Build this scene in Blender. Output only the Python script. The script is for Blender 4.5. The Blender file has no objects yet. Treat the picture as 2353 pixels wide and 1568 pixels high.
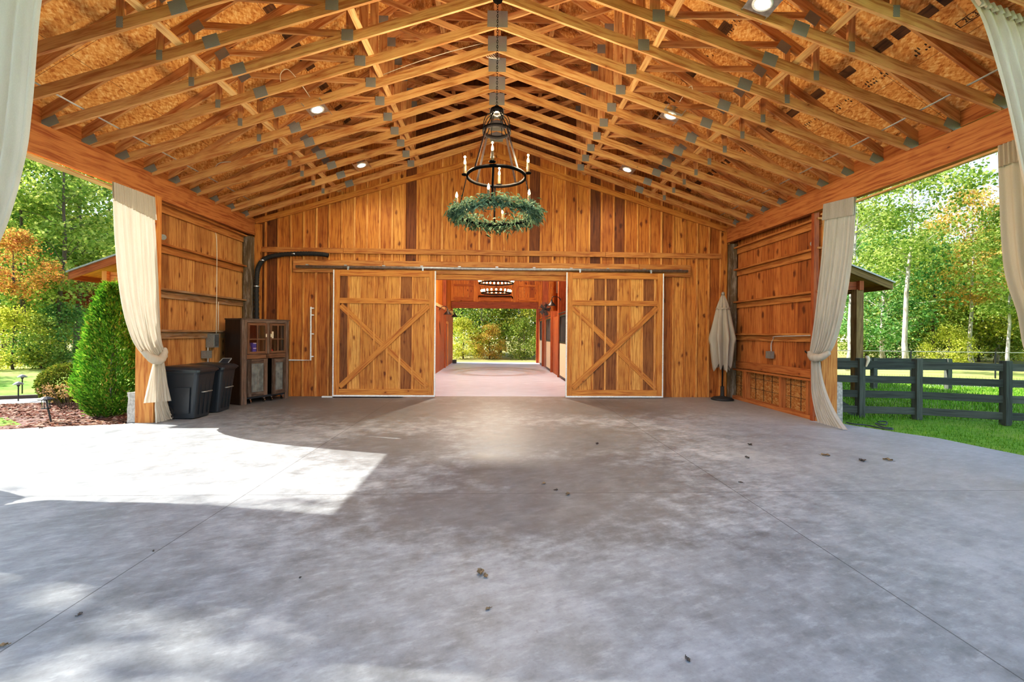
import bpy, math, random
from mathutils import Vector, Matrix, noise as mnoise
random.seed(7)
C = bpy.context.scene.collection
PI = math.pi
# ------------------------------------------------------------------ camera
F_PX, YAW, ROLL, CX, CY, EYE = 1011.75, 0.0384, 0.0079, 1176.5, 767.9, 1.703
WALL = 11.90
def ray(px, py):
    c, s = math.cos(ROLL), math.sin(ROLL)
    a, b = px - CX, py - CY
    u, v = a * c + b * s, -a * s + b * c
    xr, z = u / F_PX, -v / F_PX
    c, s = math.cos(YAW), math.sin(YAW)
    return Vector((xr * c + s, -xr * s + c, z))
def onX(px, py, x):
    r = ray(px, py); t = x / r.x; return Vector((x, r.y * t, EYE + r.z * t))
def onY(px, py, y):
    r = ray(px, py); t = y / r.y; return Vector((r.x * t, y, EYE + r.z * t))
def onZ(px, py, z=0.0):
    r = ray(px, py); t = (z - EYE) / r.z; return Vector((r.x * t, r.y * t, z))
cam = bpy.data.cameras.new('camera')
cam.sensor_fit = 'HORIZONTAL'; cam.sensor_width = 36.0
cam.lens = F_PX / 2353 * 36.0
cam.shift_y = -(784 - CY) / 2353
cam.clip_end = 400
co = bpy.data.objects.new('camera', cam); C.objects.link(co)
fwd = Vector((math.sin(YAW), math.cos(YAW), 0)); rgt = Vector((math.cos(YAW), -math.sin(YAW), 0)); up = Vector((0, 0, 1))
# image content is turned clockwise by ROLL -> camera rolled counter-clockwise
r2 = rgt * math.cos(ROLL) + up * math.sin(ROLL)
u2 = up * math.cos(ROLL) - rgt * math.sin(ROLL)
m = Matrix((r2, u2, -fwd)).transposed().to_4x4(); m.translation = (0, 0, EYE)
co.matrix_world = m
bpy.context.scene.camera = co
# ------------------------------------------------------------------ mesh helper
class MB:
    def __init__(s): s.v = []; s.f = []; s.uv = []; s.col = None
    def face(s, idx, uvs): s.f.append(idx); s.uv.extend(uvs)
    def quad(s, a, b, c, d, uv=None):
        n = len(s.v); s.v += [tuple(a), tuple(b), tuple(c), tuple(d)]
        if uv is None:
            a, b, c, d = Vector(a), Vector(b), Vector(c), Vector(d)
            L = (b - a).length; H = (d - a).length
            uv = [(0, 0), (L, 0), (L, H), (0, H)]
        s.face((n, n + 1, n + 2, n + 3), uv); return s
    def tri(s, a, b, c):
        n = len(s.v); s.v += [tuple(a), tuple(b), tuple(c)]; s.face((n, n + 1, n + 2), [(0, 0), (1, 0), (.5, 1)])
    def bar(s, p, q, w, h, up=(0, 0, 1), e0=None, e1=None):
        """bar from p to q (centre line), w across, h along up"""
        p, q = Vector(p), Vector(q); d = q - p; L = d.length; d /= max(L, 1e-9)
        upv = Vector(up); side = d.cross(upv)
        if side.length < 1e-6: side = d.cross(Vector((1, 0, 0)))
        side.normalize(); upv = side.cross(d).normalized()
        n = len(s.v)
        for base in (p, q):
            for a, b in ((-1, -1), (1, -1), (1, 1), (-1, 1)):
                s.v.append(tuple(base + side * (a * w / 2) + upv * (b * h / 2)))
        o = random.random() * 5
        for (i, j, ww) in ((0, 1, w), (1, 2, h), (2, 3, w), (3, 0, h)):
            s.face((n + i, n + j, n + 4 + j, n + 4 + i), [(0, o), (0, o + ww), (L, o + ww), (L, o)]); o += ww
        s.face((n + 3, n + 2, n + 1, n), [(0, 0), (0, .02), (.02, .02), (.02, 0)])
        s.face((n + 4, n + 5, n + 6, n + 7), [(0, 0), (0, .02), (.02, .02), (.02, 0)])
        return s
    def box(s, x0, x1, y0, y1, z0, z1, ax=None):
        dx, dy, dz = x1 - x0, y1 - y0, z1 - z0
        cx, cy, cz = (x0 + x1) / 2, (y0 + y1) / 2, (z0 + z1) / 2
        if ax is None: ax = 'xyz'[[dx, dy, dz].index(max(dx, dy, dz))]
        if ax == 'x': return s.bar((x0, cy, cz), (x1, cy, cz), dy, dz)
        if ax == 'y': return s.bar((cx, y0, cz), (cx, y1, cz), dx, dz)
        return s.bar((cx, cy, z0), (cx, cy, z1), dx, dy, up=(0, 1, 0))
    def poly(s, pts, ext):
        """flat polygon extruded by ext"""
        n = len(s.v); k = len(pts); e = Vector(ext); p0 = Vector(pts[0])
        a = (Vector(pts[1]) - p0).normalized(); nn = e.normalized() if e.length else Vector((0, 0, 1)); b = nn.cross(a)
        P = [Vector(p) for p in pts]
        s.v += [tuple(p) for p in P] + [tuple(p + e) for p in P]
        uv = [((p - p0).dot(a), (p - p0).dot(b)) for p in P]
        s.face(tuple(range(n + k - 1, n - 1, -1)), uv[::-1]); s.face(tuple(range(n + k, n + 2 * k)), uv)
        for i in range(k):
            j = (i + 1) % k; L = (P[j] - P[i]).length
            s.face((n + i, n + j, n + k + j, n + k + i), [(0, 0), (L, 0), (L, e.length), (0, e.length)])
        return s
    def tube(s, pts, r, n=8, cap=True):
        P = [Vector(p) for p in pts]; R = r if isinstance(r, (list, tuple)) else [r] * len(P)
        base = len(s.v); prev = None; L = 0
        Ls = []
        for i, p in enumerate(P):
            d = (P[min(i + 1, len(P) - 1)] - P[max(i - 1, 0)])
            if d.length < 1e-9: d = Vector((0, 0, 1))
            d.normalize()
            if prev is None:
                a = d.cross(Vector((0, 0, 1)))
                if a.length < 1e-3: a = d.cross(Vector((1, 0, 0)))
            else: a = prev - d * prev.dot(d)
            a.normalize(); prev = a; b = d.cross(a)
            if i: L += (p - P[i - 1]).length
            Ls.append(L)
            for k in range(n):
                t = 2 * PI * k / n
                s.v.append(tuple(p + (a * math.cos(t) + b * math.sin(t)) * R[i]))
        for i in range(len(P) - 1):
            for k in range(n):
                k2 = (k + 1) % n; c0 = 2 * PI * R[i] / n
                s.face((base + i * n + k, base + i * n + k2, base + (i + 1) * n + k2, base + (i + 1) * n + k),
                       [(Ls[i], k * c0), (Ls[i], (k + 1) * c0), (Ls[i + 1], (k + 1) * c0), (Ls[i + 1], k * c0)])
        if cap:
            s.face(tuple(base + k for k in reversed(range(n))), [(0, 0)] * n)
            s.face(tuple(base + (len(P) - 1) * n + k for k in range(n)), [(0, 0)] * n)
        return s
    def lathe(s, prof, c=(0, 0, 0), n=20, close=False):
        base = len(s.v); c = Vector(c); k = len(prof)
        for (r, z) in prof:
            for i in range(n):
                t = 2 * PI * i / n
                s.v.append((c.x + r * math.cos(t), c.y + r * math.sin(t), c.z + z))
        rng = range(k) if close else range(k - 1)
        for j in rng:
            j2 = (j + 1) % k
            for i in range(n):
                i2 = (i + 1) % n
                s.face((base + j * n + i, base + j * n + i2, base + j2 * n + i2, base + j2 * n + i),
                       [(i / n, j / k), ((i + 1) / n, j / k), ((i + 1) / n, (j + 1) / k), (i / n, (j + 1) / k)])
        return s
    def ring(s, c, r, w, h, n=40):
        return s.lathe([(r - w / 2, -h / 2), (r + w / 2, -h / 2), (r + w / 2, h / 2), (r - w / 2, h / 2)], c, n, close=True)
    def grid(s, rows):
        base = len(s.v); m_ = len(rows[0])
        for r in rows: s.v += [tuple(p) for p in r]
        for i in range(len(rows) - 1):
            for j in range(m_ - 1):
                a = base + i * m_ + j
                s.face((a, a + 1, a + m_ + 1, a + m_), [(j / 10, i / 10), ((j + 1) / 10, i / 10), ((j + 1) / 10, (i + 1) / 10), (j / 10, (i + 1) / 10)])
        return s
    def rot(s, M, i0=0):
        for i in range(i0, len(s.v)): s.v[i] = tuple(M @ Vector(s.v[i]))
        return s
    def build(s, name, mat, parent=None, smooth=False, origin=None):
        me = bpy.data.meshes.new(name)
        off = wloc(parent) if parent else Vector(origin or (0, 0, 0))
        vs = [(x - off.x, y - off.y, z - off.z) for x, y, z in s.v]
        me.from_pydata(vs, [], s.f); 
        uvl = me.uv_layers.new(name='UVMap')
        uvl.data.foreach_set('uv', [c for uv in s.uv for c in uv])
        if smooth: me.polygons.foreach_set('use_smooth', [True] * len(me.polygons))
        me.materials.append(mat); me.update()
        o = bpy.data.objects.new(name, me); C.objects.link(o)
        if parent: o.parent = parent
        else: o.location = off
        return o
def wloc(o):
    v = Vector((0, 0, 0))
    while o: v = v + o.location; o = o.parent
    return v
def tag(o, label=None, cat=None, group=None, kind=None):
    if label: o['label'] = label
    if cat: o['category'] = cat
    if group: o['group'] = group
    if kind: o['kind'] = kind
    return o
def thing(name, label, cat, loc=(0, 0, 0), group=None):
    o = bpy.data.objects.new(name, None); C.objects.link(o); o.location = loc; o.empty_display_size = .1
    return tag(o, label, cat, group)
def struct(o): o['kind'] = 'structure'; return o
def copy_tree(o, parent=None):
    c = o.copy(); C.objects.link(c)
    if parent: c.parent = parent
    for ch in list(o.children): copy_tree(ch, c)
    return c
def catmull(P, n=8):
    P = [Vector(p) for p in P]; out = []
    for i in range(len(P) - 1):
        p0, p1, p2, p3 = P[max(i - 1, 0)], P[i], P[i + 1], P[min(i + 2, len(P) - 1)]
        for k in range(n):
            t = k / n
            out.append(.5 * ((2 * p1) + (p2 - p0) * t + (2 * p0 - 5 * p1 + 4 * p2 - p3) * t * t + (3 * p1 - p0 - 3 * p2 + p3) * t ** 3))
    out.append(P[-1]); return out
def sample(P, t):
    n = len(P) - 1; x = min(max(t, 0), 1) * n; i = min(int(x), n - 1); return P[i].lerp(P[i + 1], x - i)
# ------------------------------------------------------------------ materials
def srgb(r, g, b):
    return tuple(((c / 255) / 12.92 if c / 255 <= .04045 else ((c / 255 + .055) / 1.055) ** 2.4) for c in (r, g, b)) + (1,)
class NT:
    def __init__(s, name):
        s.m = bpy.data.materials.new(name); s.m.use_nodes = True; s.t = s.m.node_tree; s.t.nodes.clear()
        s.out = s.t.nodes.new('ShaderNodeOutputMaterial')
    def n(s, typ, **kw):
        nd = s.t.nodes.new('ShaderNode' + typ)
        for k, v in kw.items():
            if k.startswith('i_'):
                key = k[2:]; key = int(key) if key.isdigit() else key.replace('_', ' ')
                s.set(nd.inputs[key], v)
            else: setattr(nd, k, v)
        return nd
    def set(s, sock, v):
        if isinstance(v, bpy.types.NodeSocket): s.t.links.new(v, sock)
        elif isinstance(v, bpy.types.Node): s.t.links.new(v.outputs[0], sock)
        else: sock.default_value = v
    def math(s, op, a, b=0.0, c=0.0, clamp=False):
        nd = s.n('Math', operation=op, use_clamp=clamp); s.set(nd.inputs[0], a); s.set(nd.inputs[1], b)
        if op in ('MULTIPLY_ADD', 'COMPARE', 'SMOOTH_MIN'): s.set(nd.inputs[2], c)
        return nd.outputs[0]
    def vec(s, op, a, b=(0, 0, 0)):
        nd = s.n('VectorMath', operation=op); s.set(nd.inputs[0], a); s.set(nd.inputs[1], b); return nd.outputs[0]
    def comb(s, x, y, z=0.0):
        nd = s.n('CombineXYZ'); s.set(nd.inputs[0], x); s.set(nd.inputs[1], y); s.set(nd.inputs[2], z); return nd.outputs[0]
    def sep(s, v):
        nd = s.n('SeparateXYZ'); s.set(nd.inputs[0], v); return nd.outputs
    def ramp(s, fac, stops, interp='LINEAR'):
        nd = s.n('ValToRGB'); nd.color_ramp.interpolation = interp; e = nd.color_ramp.elements
        while len(e) < len(stops): e.new(.5)
        for el, (p, c) in zip(e, stops): el.position = p; el.color = c if len(c) == 4 else tuple(c) + (1,)
        s.set(nd.inputs[0], fac); return nd.outputs[0]
    def mix(s, f, a, b, mode='MIX'):
        nd = s.n('Mix', data_type='RGBA', blend_type=mode); s.set(nd.inputs[0], f); s.set(nd.inputs[6], a); s.set(nd.inputs[7], b); return nd.outputs[2]
    def noise(s, v, scale=5., detail=3., rough=.5, dist=0.):
        nd = s.n('TexNoise'); s.set(nd.inputs['Vector'], v); s.set(nd.inputs['Scale'], scale); s.set(nd.inputs['Detail'], detail)
        s.set(nd.inputs['Roughness'], rough); s.set(nd.inputs['Distortion'], dist); return nd.outputs
    def voro(s, v, scale=5., feature='F1', rnd=1.):
        nd = s.n('TexVoronoi', feature=feature); s.set(nd.inputs['Vector'], v); s.set(nd.inputs['Scale'], scale); s.set(nd.inputs['Randomness'], rnd); return nd.outputs
    def smooth(s, x, a, b):
        nd = s.n('MapRange', interpolation_type='SMOOTHSTEP'); s.set(nd.inputs[0], x); s.set(nd.inputs[1], a); s.set(nd.inputs[2], b); return nd.outputs[0]
    def bump(s, h, strength=.3, dist=.01):
        nd = s.n('Bump'); s.set(nd.inputs['Height'], h); s.set(nd.inputs['Strength'], strength); s.set(nd.inputs['Distance'], dist); return nd.outputs[0]
    def bsdf(s, color, rough=.6, metal=0., spec=.5, normal=None, emit=None, es=0., trans=0., alpha=1.):
        b = s.n('BsdfPrincipled'); s.set(b.inputs['Base Color'], color); s.set(b.inputs['Roughness'], rough); s.set(b.inputs['Metallic'], metal)
        s.set(b.inputs['Specular IOR Level'], spec)
        if normal is not None: s.set(b.inputs['Normal'], normal)
        if emit is not None: s.set(b.inputs['Emission Color'], emit); s.set(b.inputs['Emission Strength'], es)
        if trans: s.set(b.inputs['Transmission Weight'], trans)
        s.t.links.new(b.outputs[0], s.out.inputs[0]); return s.m
def plain(name, col, rough=.6, metal=0., bump=0., bscale=40., var=.12, spec=.5, emit=None, es=0.):
    t = NT(name); tc = t.n('TexCoord').outputs['Object']
    nz = t.noise(tc, bscale, 3)[0]
    c = t.mix(t.smooth(nz, .3, .7), tuple(x * (1 - var) for x in col[:3]) + (1,), tuple(min(1, x * (1 + var)) for x in col[:3]) + (1,))
    nrm = t.bump(nz, bump, .005) if bump else None
    return t.bsdf(c, rough, metal, spec, nrm, emit, es)
def wood(name, board, grain_dark, knots=1., rough=.62, gs=1., knotcol=(60, 28, 10), weather=0., spec=.3, vamp=1.):
    """board: list of (pos, colour) chosen per board; grain_dark: multiplier colour for dark grain"""
    t = NT(name)
    uv = t.n('UVMap').outputs[0]; isl = t.n('NewGeometry').outputs['Random Per Island']; orn = t.n('ObjectInfo').outputs['Random']
    rnd = t.math('FRACT', t.math('MULTIPLY_ADD', isl, 1.0, t.math('MULTIPLY', orn, 7.31)))
    off = t.comb(t.math('MULTIPLY', rnd, 61.7), t.math('MULTIPLY', rnd, 23.3), 0.0)
    p = t.vec('ADD', uv, off)
    x, y, z = t.sep(p)
    warp = t.noise(p, 1.3, 2)[0]
    yy = t.math('MULTIPLY_ADD', warp, .10, y)
    g1 = t.noise(t.comb(t.math('MULTIPLY', x, 1.4), t.math('MULTIPLY', yy, 26. * gs)), 1., 4, .6)[0]
    g2 = t.noise(t.comb(t.math('MULTIPLY', x, 5.), t.math('MULTIPLY', yy, 120. * gs)), 1., 2, .6)[0]
    g3 = t.noise(p, 2.2, 3)[0]
    base = t.ramp(rnd, [(q, srgb(*c)) for q, c in board])
    dark = t.mix(1., base, srgb(*grain_dark), 'MULTIPLY')
    c = t.mix(t.math('MULTIPLY', t.smooth(g1, .42, .68), .75), base, dark)
    c = t.mix(t.math('MULTIPLY', t.smooth(g2, .5, .8), .35), c, dark)
    c = t.mix(t.math('MULTIPLY', t.smooth(g3, .5, .8), .35 * vamp), c, dark)
    if knots:
        kv = t.vec('ADD', p, t.vec('SCALE', t.noise(p, 9., 2)[1]))
        kx = t.comb(t.math('MULTIPLY', x, 2.4), t.math('MULTIPLY', y, 4.6))
        kx = t.vec('ADD', kx, t.vec('MULTIPLY', t.noise(p, 14., 2)[1], (.22, .22, 0)))
        v = t.voro(kx, 1.)
        k = t.math('SUBTRACT', 1., t.smooth(v[0], .06 * knots, .15 * knots))
        keep = t.math('GREATER_THAN', t.sep(v[1])[0], .3)
        c = t.mix(t.math('MULTIPLY', t.math('MULTIPLY', k, keep), .85), c, srgb(*knotcol))
        halo = t.math('SUBTRACT', 1., t.smooth(v[0], .08, .30))
        c = t.mix(t.math('MULTIPLY', halo, .35), c, dark)
    if weather:
        wn = t.noise(t.comb(t.math('MULTIPLY', x, 2.), t.math('MULTIPLY', y, 9.)), 1., 4, .7)[0]
        c = t.mix(t.math('MULTIPLY', t.smooth(wn, .45, .7), weather), c, srgb(150, 140, 128))
    return t.bsdf(c, rough, 0, spec, t.bump(t.math('ADD', g1, t.math('MULTIPLY', g2, .6)), .25, .004))
CEDAR = [(0, (96, 52, 20)), (.16, (124, 68, 26)), (.26, (164, 96, 38)), (.48, (184, 112, 44)), (.7, (204, 132, 58)), (.86, (176, 104, 42)), (1, (216, 148, 72))]
CEDAR_R = [(0, (128, 72, 32)), (.3, (166, 98, 46)), (.6, (184, 112, 54)), (1, (200, 128, 68))]
CEDAR_L = [(0, (150, 98, 50)), (.3, (182, 126, 70)), (.6, (200, 142, 80)), (1, (216, 160, 96))]
M = {}
M['cedar'] = wood('cedar_boards', CEDAR, (150, 95, 50), 1.45)
M['batten'] = wood('lit_tone_battens', [(0, (196, 126, 58)), (.6, (214, 146, 74)), (1, (226, 162, 92))], (160, 105, 60), .4)  # pale colour imitates the light on the batten edges
M['cedar_r'] = wood('cedar_boards_knotty', CEDAR_R, (165, 110, 70), 2.0)
M['cedar_l'] = wood('cedar_boards_tan', CEDAR_L, (165, 115, 75), 1.3)
M['door'] = wood('door_boards', [(0, (120, 74, 36)), (.2, (146, 92, 44)), (.34, (190, 126, 58)), (.6, (206, 142, 68)), (1, (222, 162, 86))], (160, 105, 60), 1.3)
M['doorframe'] = wood('door_frame_boards', [(0, (186, 120, 54)), (1, (202, 134, 62))], (180, 125, 80), .6)
M['pine'] = wood('truss_pine', [(0, (190, 136, 84)), (.4, (208, 154, 100)), (1, (220, 168, 114))], (185, 128, 86), .45, gs=.8)
M['brace'] = wood('brace_pine', [(0, (214, 166, 108)), (1, (228, 184, 128))], (190, 140, 95), .4)
M['beam'] = wood('laminated_beam', [(0, (172, 106, 54)), (1, (188, 120, 66))], (170, 115, 75), .55)
M['girt'] = wood('girt_pine', [(0, (178, 116, 58)), (1, (196, 134, 74))], (175, 120, 80), .5)
M['girtgrey'] = wood('girt_weathered', [(0, (150, 108, 70)), (1, (168, 126, 84))], (150, 110, 80), .5, weather=.55)
M['post'] = wood('cedar_post', [(0, (206, 134, 66)), (1, (212, 142, 74))], (185, 130, 85), .6)
M['redpost'] = wood('red_stained_timber', [(0, (140, 70, 34)), (1, (160, 84, 42))], (165, 110, 80), .4)
M['grey_post'] = wood('lichen_post', [(0, (104, 86, 62)), (1, (112, 94, 70))], (130, 115, 95), .3, weather=.9)
M['redboard'] = wood('red_stained_boards', [(0, (150, 78, 36)), (1, (178, 98, 48))], (165, 105, 70), .3)
M['barnwood'] = wood('orange_barn_boards', [(0, (150, 76, 24)), (.3, (204, 118, 38)), (1, (222, 138, 52))], (160, 100, 55), 1.2)
M['treated'] = wood('treated_timber', [(0, (118, 92, 52)), (1, (140, 112, 68))], (150, 120, 85), .5)
M['fence'] = wood('black_fence_paint', [(0, (56, 62, 56)), (1, (86, 90, 80))], (150, 150, 150), 0, rough=.7)
M['reclaimed'] = wood('reclaimed_wood', [(0, (70, 52, 40)), (.5, (92, 70, 56)), (1, (112, 88, 72))], (110, 90, 75), .5, rough=.7, weather=.25)
M['darkpanel'] = wood('dark_stained_panel', [(0, (40, 24, 18)), (1, (48, 30, 22))], (150, 130, 120), 0, rough=.5)
M['reddoor'] = wood('warm_reclaimed_wood', [(0, (98, 68, 46)), (1, (124, 86, 58))], (140, 100, 70), .5)
M['bark_dark'] = plain('dark_bark', srgb(84, 74, 62), .9, bump=.6, bscale=9)
def barkpale():
    t = NT('pale_bark'); tc = t.n('TexCoord').outputs['Object']; x, y, z = t.sep(tc)
    n1 = t.noise(t.comb(t.math('MULTIPLY', x, 9.), t.math('MULTIPLY', y, 9.), t.math('MULTIPLY', z, 2.2)), 1., 4)[0]
    return t.bsdf(t.ramp(n1, [(.3, srgb(112, 104, 94)), (.55, srgb(186, 178, 168)), (.8, srgb(214, 208, 200))]), .9, 0, .2, t.bump(n1, .5, .02))
M['bark_pale'] = barkpale()
M['white'] = plain('white_trim', srgb(225, 226, 224), .45)
M['plate'] = None
def plate():
    t = NT('galvanised_plate'); tc = t.n('TexCoord').outputs['Object']; x, y, z = t.sep(tc)
    w1 = t.math('SINE', t.math('MULTIPLY', x, 380.)); w2 = t.math('SINE', t.math('MULTIPLY', z, 230.))
    d = t.math('MULTIPLY', w1, w2); nz = t.noise(tc, 14, 3)[0]
    c = t.mix(t.smooth(d, -.1, .6), srgb(150, 150, 152), srgb(104, 104, 107)); c = t.mix(t.math('MULTIPLY', nz, .5), c, srgb(132, 128, 124))
    return t.bsdf(c, .55, .25, .5, t.bump(d, .4, .003))
M['plate'] = plate()
M['galv'] = plain('galvanised_steel', srgb(176, 178, 180), .38, .85, var=.18, bscale=18)
M['pipe'] = plain('grey_conduit', srgb(190, 188, 184), .4, .3)
M['wire'] = plain('white_cable', srgb(218, 206, 186), .5)
M['iron'] = plain('black_iron', (.0035, .003, .003, 1), .7, 0., var=.3, spec=.03)
M['strap'] = plain('brown_leather_strap', (.007, .0032, .0022, 1), .7, spec=.1)
M['blackplastic'] = plain('black_plastic', srgb(36, 40, 45), .3, bump=.15, bscale=150)
M['blackrubber'] = plain('black_rubber', srgb(26, 25, 25), .7)
M['hose'] = plain('green_hose', srgb(46, 60, 58), .5)
M['chrome'] = plain('chrome', srgb(190, 190, 190), .2, 1.)
M['greybox'] = plain('grey_metal_box', srgb(142, 140, 134), .5, .4)
M['pier'] = plain('rough_concrete_pier', srgb(176, 168, 158), .95, bump=.8, bscale=22, var=.25)
M['cream'] = plain('cream_panel', srgb(226, 208, 176), .6)
M['blackmetal'] = plain('black_metal', srgb(30, 30, 32), .45, .4)
M['grille'] = plain('grey_grille', srgb(72, 76, 80), .5, .3)
M['roofmetal'] = plain('metal_roofing', srgb(150, 152, 156), .45, .5)
M['label_blue'] = plain('blue_carton', srgb(30, 70, 170), .5)
M['label_white'] = plain('white_print', srgb(220, 224, 232), .5)
M['redplastic'] = plain('red_plastic', srgb(200, 22, 28), .35)
M['black_print'] = plain('black_ink', srgb(38, 24, 14), .9)
M['darkosb'] = wood('dark_strand_strip', [(0, (84, 54, 30)), (1, (104, 66, 36))], (110, 85, 60), 0, gs=.6, vamp=2)
M['edging'] = plain('dark_timber_edging', srgb(74, 62, 54), .9, bump=.4)
M['leafdry'] = plain('dry_leaf', srgb(128, 106, 76), .85, var=.4, bscale=30)
M['leafdark'] = plain('dark_dry_leaf', srgb(78, 70, 62), .85, var=.4, bscale=30)
def glow(name, col, e, base=None):
    t = NT(name); return t.bsdf(base or (1, 1, 1, 1), .4, emit=col, es=e)
M['canlight'] = glow('lit_lamp_face', (1, .86, .62, 1), 14)
M['flame'] = glow('lit_bulb', (1, .58, .2, 1), 9)
M['bulb'] = glow('lit_globe_bulb', (1, .72, .34, 1), 7)
M['shadein'] = glow('lit_shade_inside', (1, .8, .5, 1), 2.5)
def candle():
    t = NT('wax_candle'); tc = t.n('TexCoord').outputs['Object']; n = t.noise(tc, 60, 3)[0]
    return t.bsdf(t.ramp(n, [(.35, srgb(104, 72, 40)), (.65, srgb(140, 112, 76))]), .5, 0, .4, t.bump(n, .6, .004))
M['candle'] = candle()
def glass():
    t = NT('window_glass'); tr = t.n('BsdfTransparent'); gl = t.n('BsdfGlossy'); gl.inputs['Roughness'].default_value = .03
    n = t.noise(t.n('TexCoord').outputs['Object'], 3., 2)[0]
    mx = t.n('MixShader'); t.set(mx.inputs[0], t.math('MULTIPLY_ADD', n, .06, .05)); t.t.links.new(tr.outputs[0], mx.inputs[1]); t.t.links.new(gl.outputs[0], mx.inputs[2])
    t.t.links.new(mx.outputs[0], t.out.inputs[0]); return t.m
M['glass'] = glass()
def fabric(name, c1, c2, tr=.35):
    t = NT(name); tc = t.n('TexCoord').outputs['Object']; x, y, z = t.sep(tc)
    w = t.noise(t.comb(t.math('MULTIPLY', x, 300.), t.math('MULTIPLY', y, 300.), t.math('MULTIPLY', z, 60.)), 1., 2)[0]
    w2 = t.noise(t.comb(t.math('MULTIPLY', x, 14.), t.math('MULTIPLY', y, 14.), t.math('MULTIPLY', z, 1.2)), 1., 3)[0]
    c = t.mix(t.math('ADD', t.math('MULTIPLY', w, .4), t.math('MULTIPLY', w2, .6)), srgb(*c1), srgb(*c2))
    b = t.n('BsdfDiffuse'); t.set(b.inputs[0], c); t.set(b.inputs['Normal'], t.bump(w, .15, .002))
    r = t.n('BsdfTranslucent'); t.set(r.inputs[0], c)
    mx = t.n('MixShader'); mx.inputs[0].default_value = tr
    t.t.links.new(b.outputs[0], mx.inputs[1]); t.t.links.new(r.outputs[0], mx.inputs[2]); t.t.links.new(mx.outputs[0], t.out.inputs[0]); return t.m
M['linen'] = fabric('cream_linen', (176, 160, 138), (222, 212, 194), .22)
M['linen_grey'] = fabric('grey_linen', (150, 140, 126), (216, 208, 196), .25)
M['linen_shade_brown'] = fabric('taupe_shaded_linen', (168, 150, 126), (200, 184, 160), .2)  # shaded copy of the linen: its shadow brown is put into the colour
M['canvas'] = fabric('oatmeal_canvas', (150, 136, 120), (190, 178, 162), .1)
def leaf(name, stops, tr=.45):
    t = NT(name); isl = t.n('NewGeometry').outputs['Random Per Island']
    c = t.ramp(isl, [(p, srgb(*q)) for p, q in stops])
    nz = t.noise(t.n('TexCoord').outputs['Object'], .9, 2)[0]
    c = t.mix(t.math('MULTIPLY', t.smooth(nz, .4, .7), .5), c, t.mix(1., c, srgb(150, 165, 110), 'MULTIPLY'))
    b = t.n('BsdfDiffuse'); t.set(b.inputs[0], c); r = t.n('BsdfTranslucent'); t.set(r.inputs[0], t.mix(.5, c, t.mix(1., c, srgb(255, 250, 170), 'MULTIPLY')))
    mx = t.n('MixShader'); mx.inputs[0].default_value = tr
    t.t.links.new(b.outputs[0], mx.inputs[1]); t.t.links.new(r.outputs[0], mx.inputs[2]); t.t.links.new(mx.outputs[0], t.out.inputs[0]); return t.m
M['lf_green'] = leaf('green_leaves', [(0, (96, 128, 52)), (.5, (148, 174, 84)), (1, (204, 212, 128))])
M['lf_deep'] = leaf('deep_green_leaves', [(0, (66, 112, 62)), (.5, (104, 152, 84)), (1, (156, 190, 118))])
M['lf_yellow'] = leaf('yellow_green_leaves', [(0, (150, 168, 60)), (.5, (198, 204, 88)), (1, (232, 222, 120))])
M['lf_amber'] = leaf('amber_leaves', [(0, (150, 160, 76)), (.4, (206, 182, 96)), (1, (222, 166, 98))])
M['lf_orange'] = leaf('orange_red_leaves', [(0, (150, 160, 70)), (.3, (206, 134, 84)), (.7, (232, 186, 104)), (1, (206, 106, 82))])
M['lf_red'] = leaf('russet_leaves', [(0, (120, 50, 44)), (.6, (164, 76, 60)), (1, (150, 110, 70))])
M['lf_cedar'] = leaf('arborvitae_sprays', [(0, (58, 108, 34)), (.5, (98, 156, 46)), (.85, (150, 192, 70)), (1, (156, 138, 64))], .3)
M['lf_box'] = leaf('boxwood_leaves', [(0, (62, 84, 28)), (.6, (110, 126, 48)), (1, (146, 138, 66))], .3)
M['lf_wreath'] = leaf('eucalyptus_leaves', [(0, (54, 78, 66)), (.5, (94, 120, 102)), (1, (142, 162, 132))], .25)
M['lf_hyd'] = leaf('dry_hydrangea', [(0, (124, 112, 62)), (.5, (176, 140, 104)), (1, (206, 172, 140))], .3)
M['grass'] = leaf('grass_blades', [(0, (72, 120, 30)), (.6, (112, 168, 48)), (1, (162, 190, 84))], .4)
M['mulch'] = leaf('mulch_chips', [(0, (84, 50, 42)), (.5, (134, 92, 80)), (1, (196, 166, 150))], .05)
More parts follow.
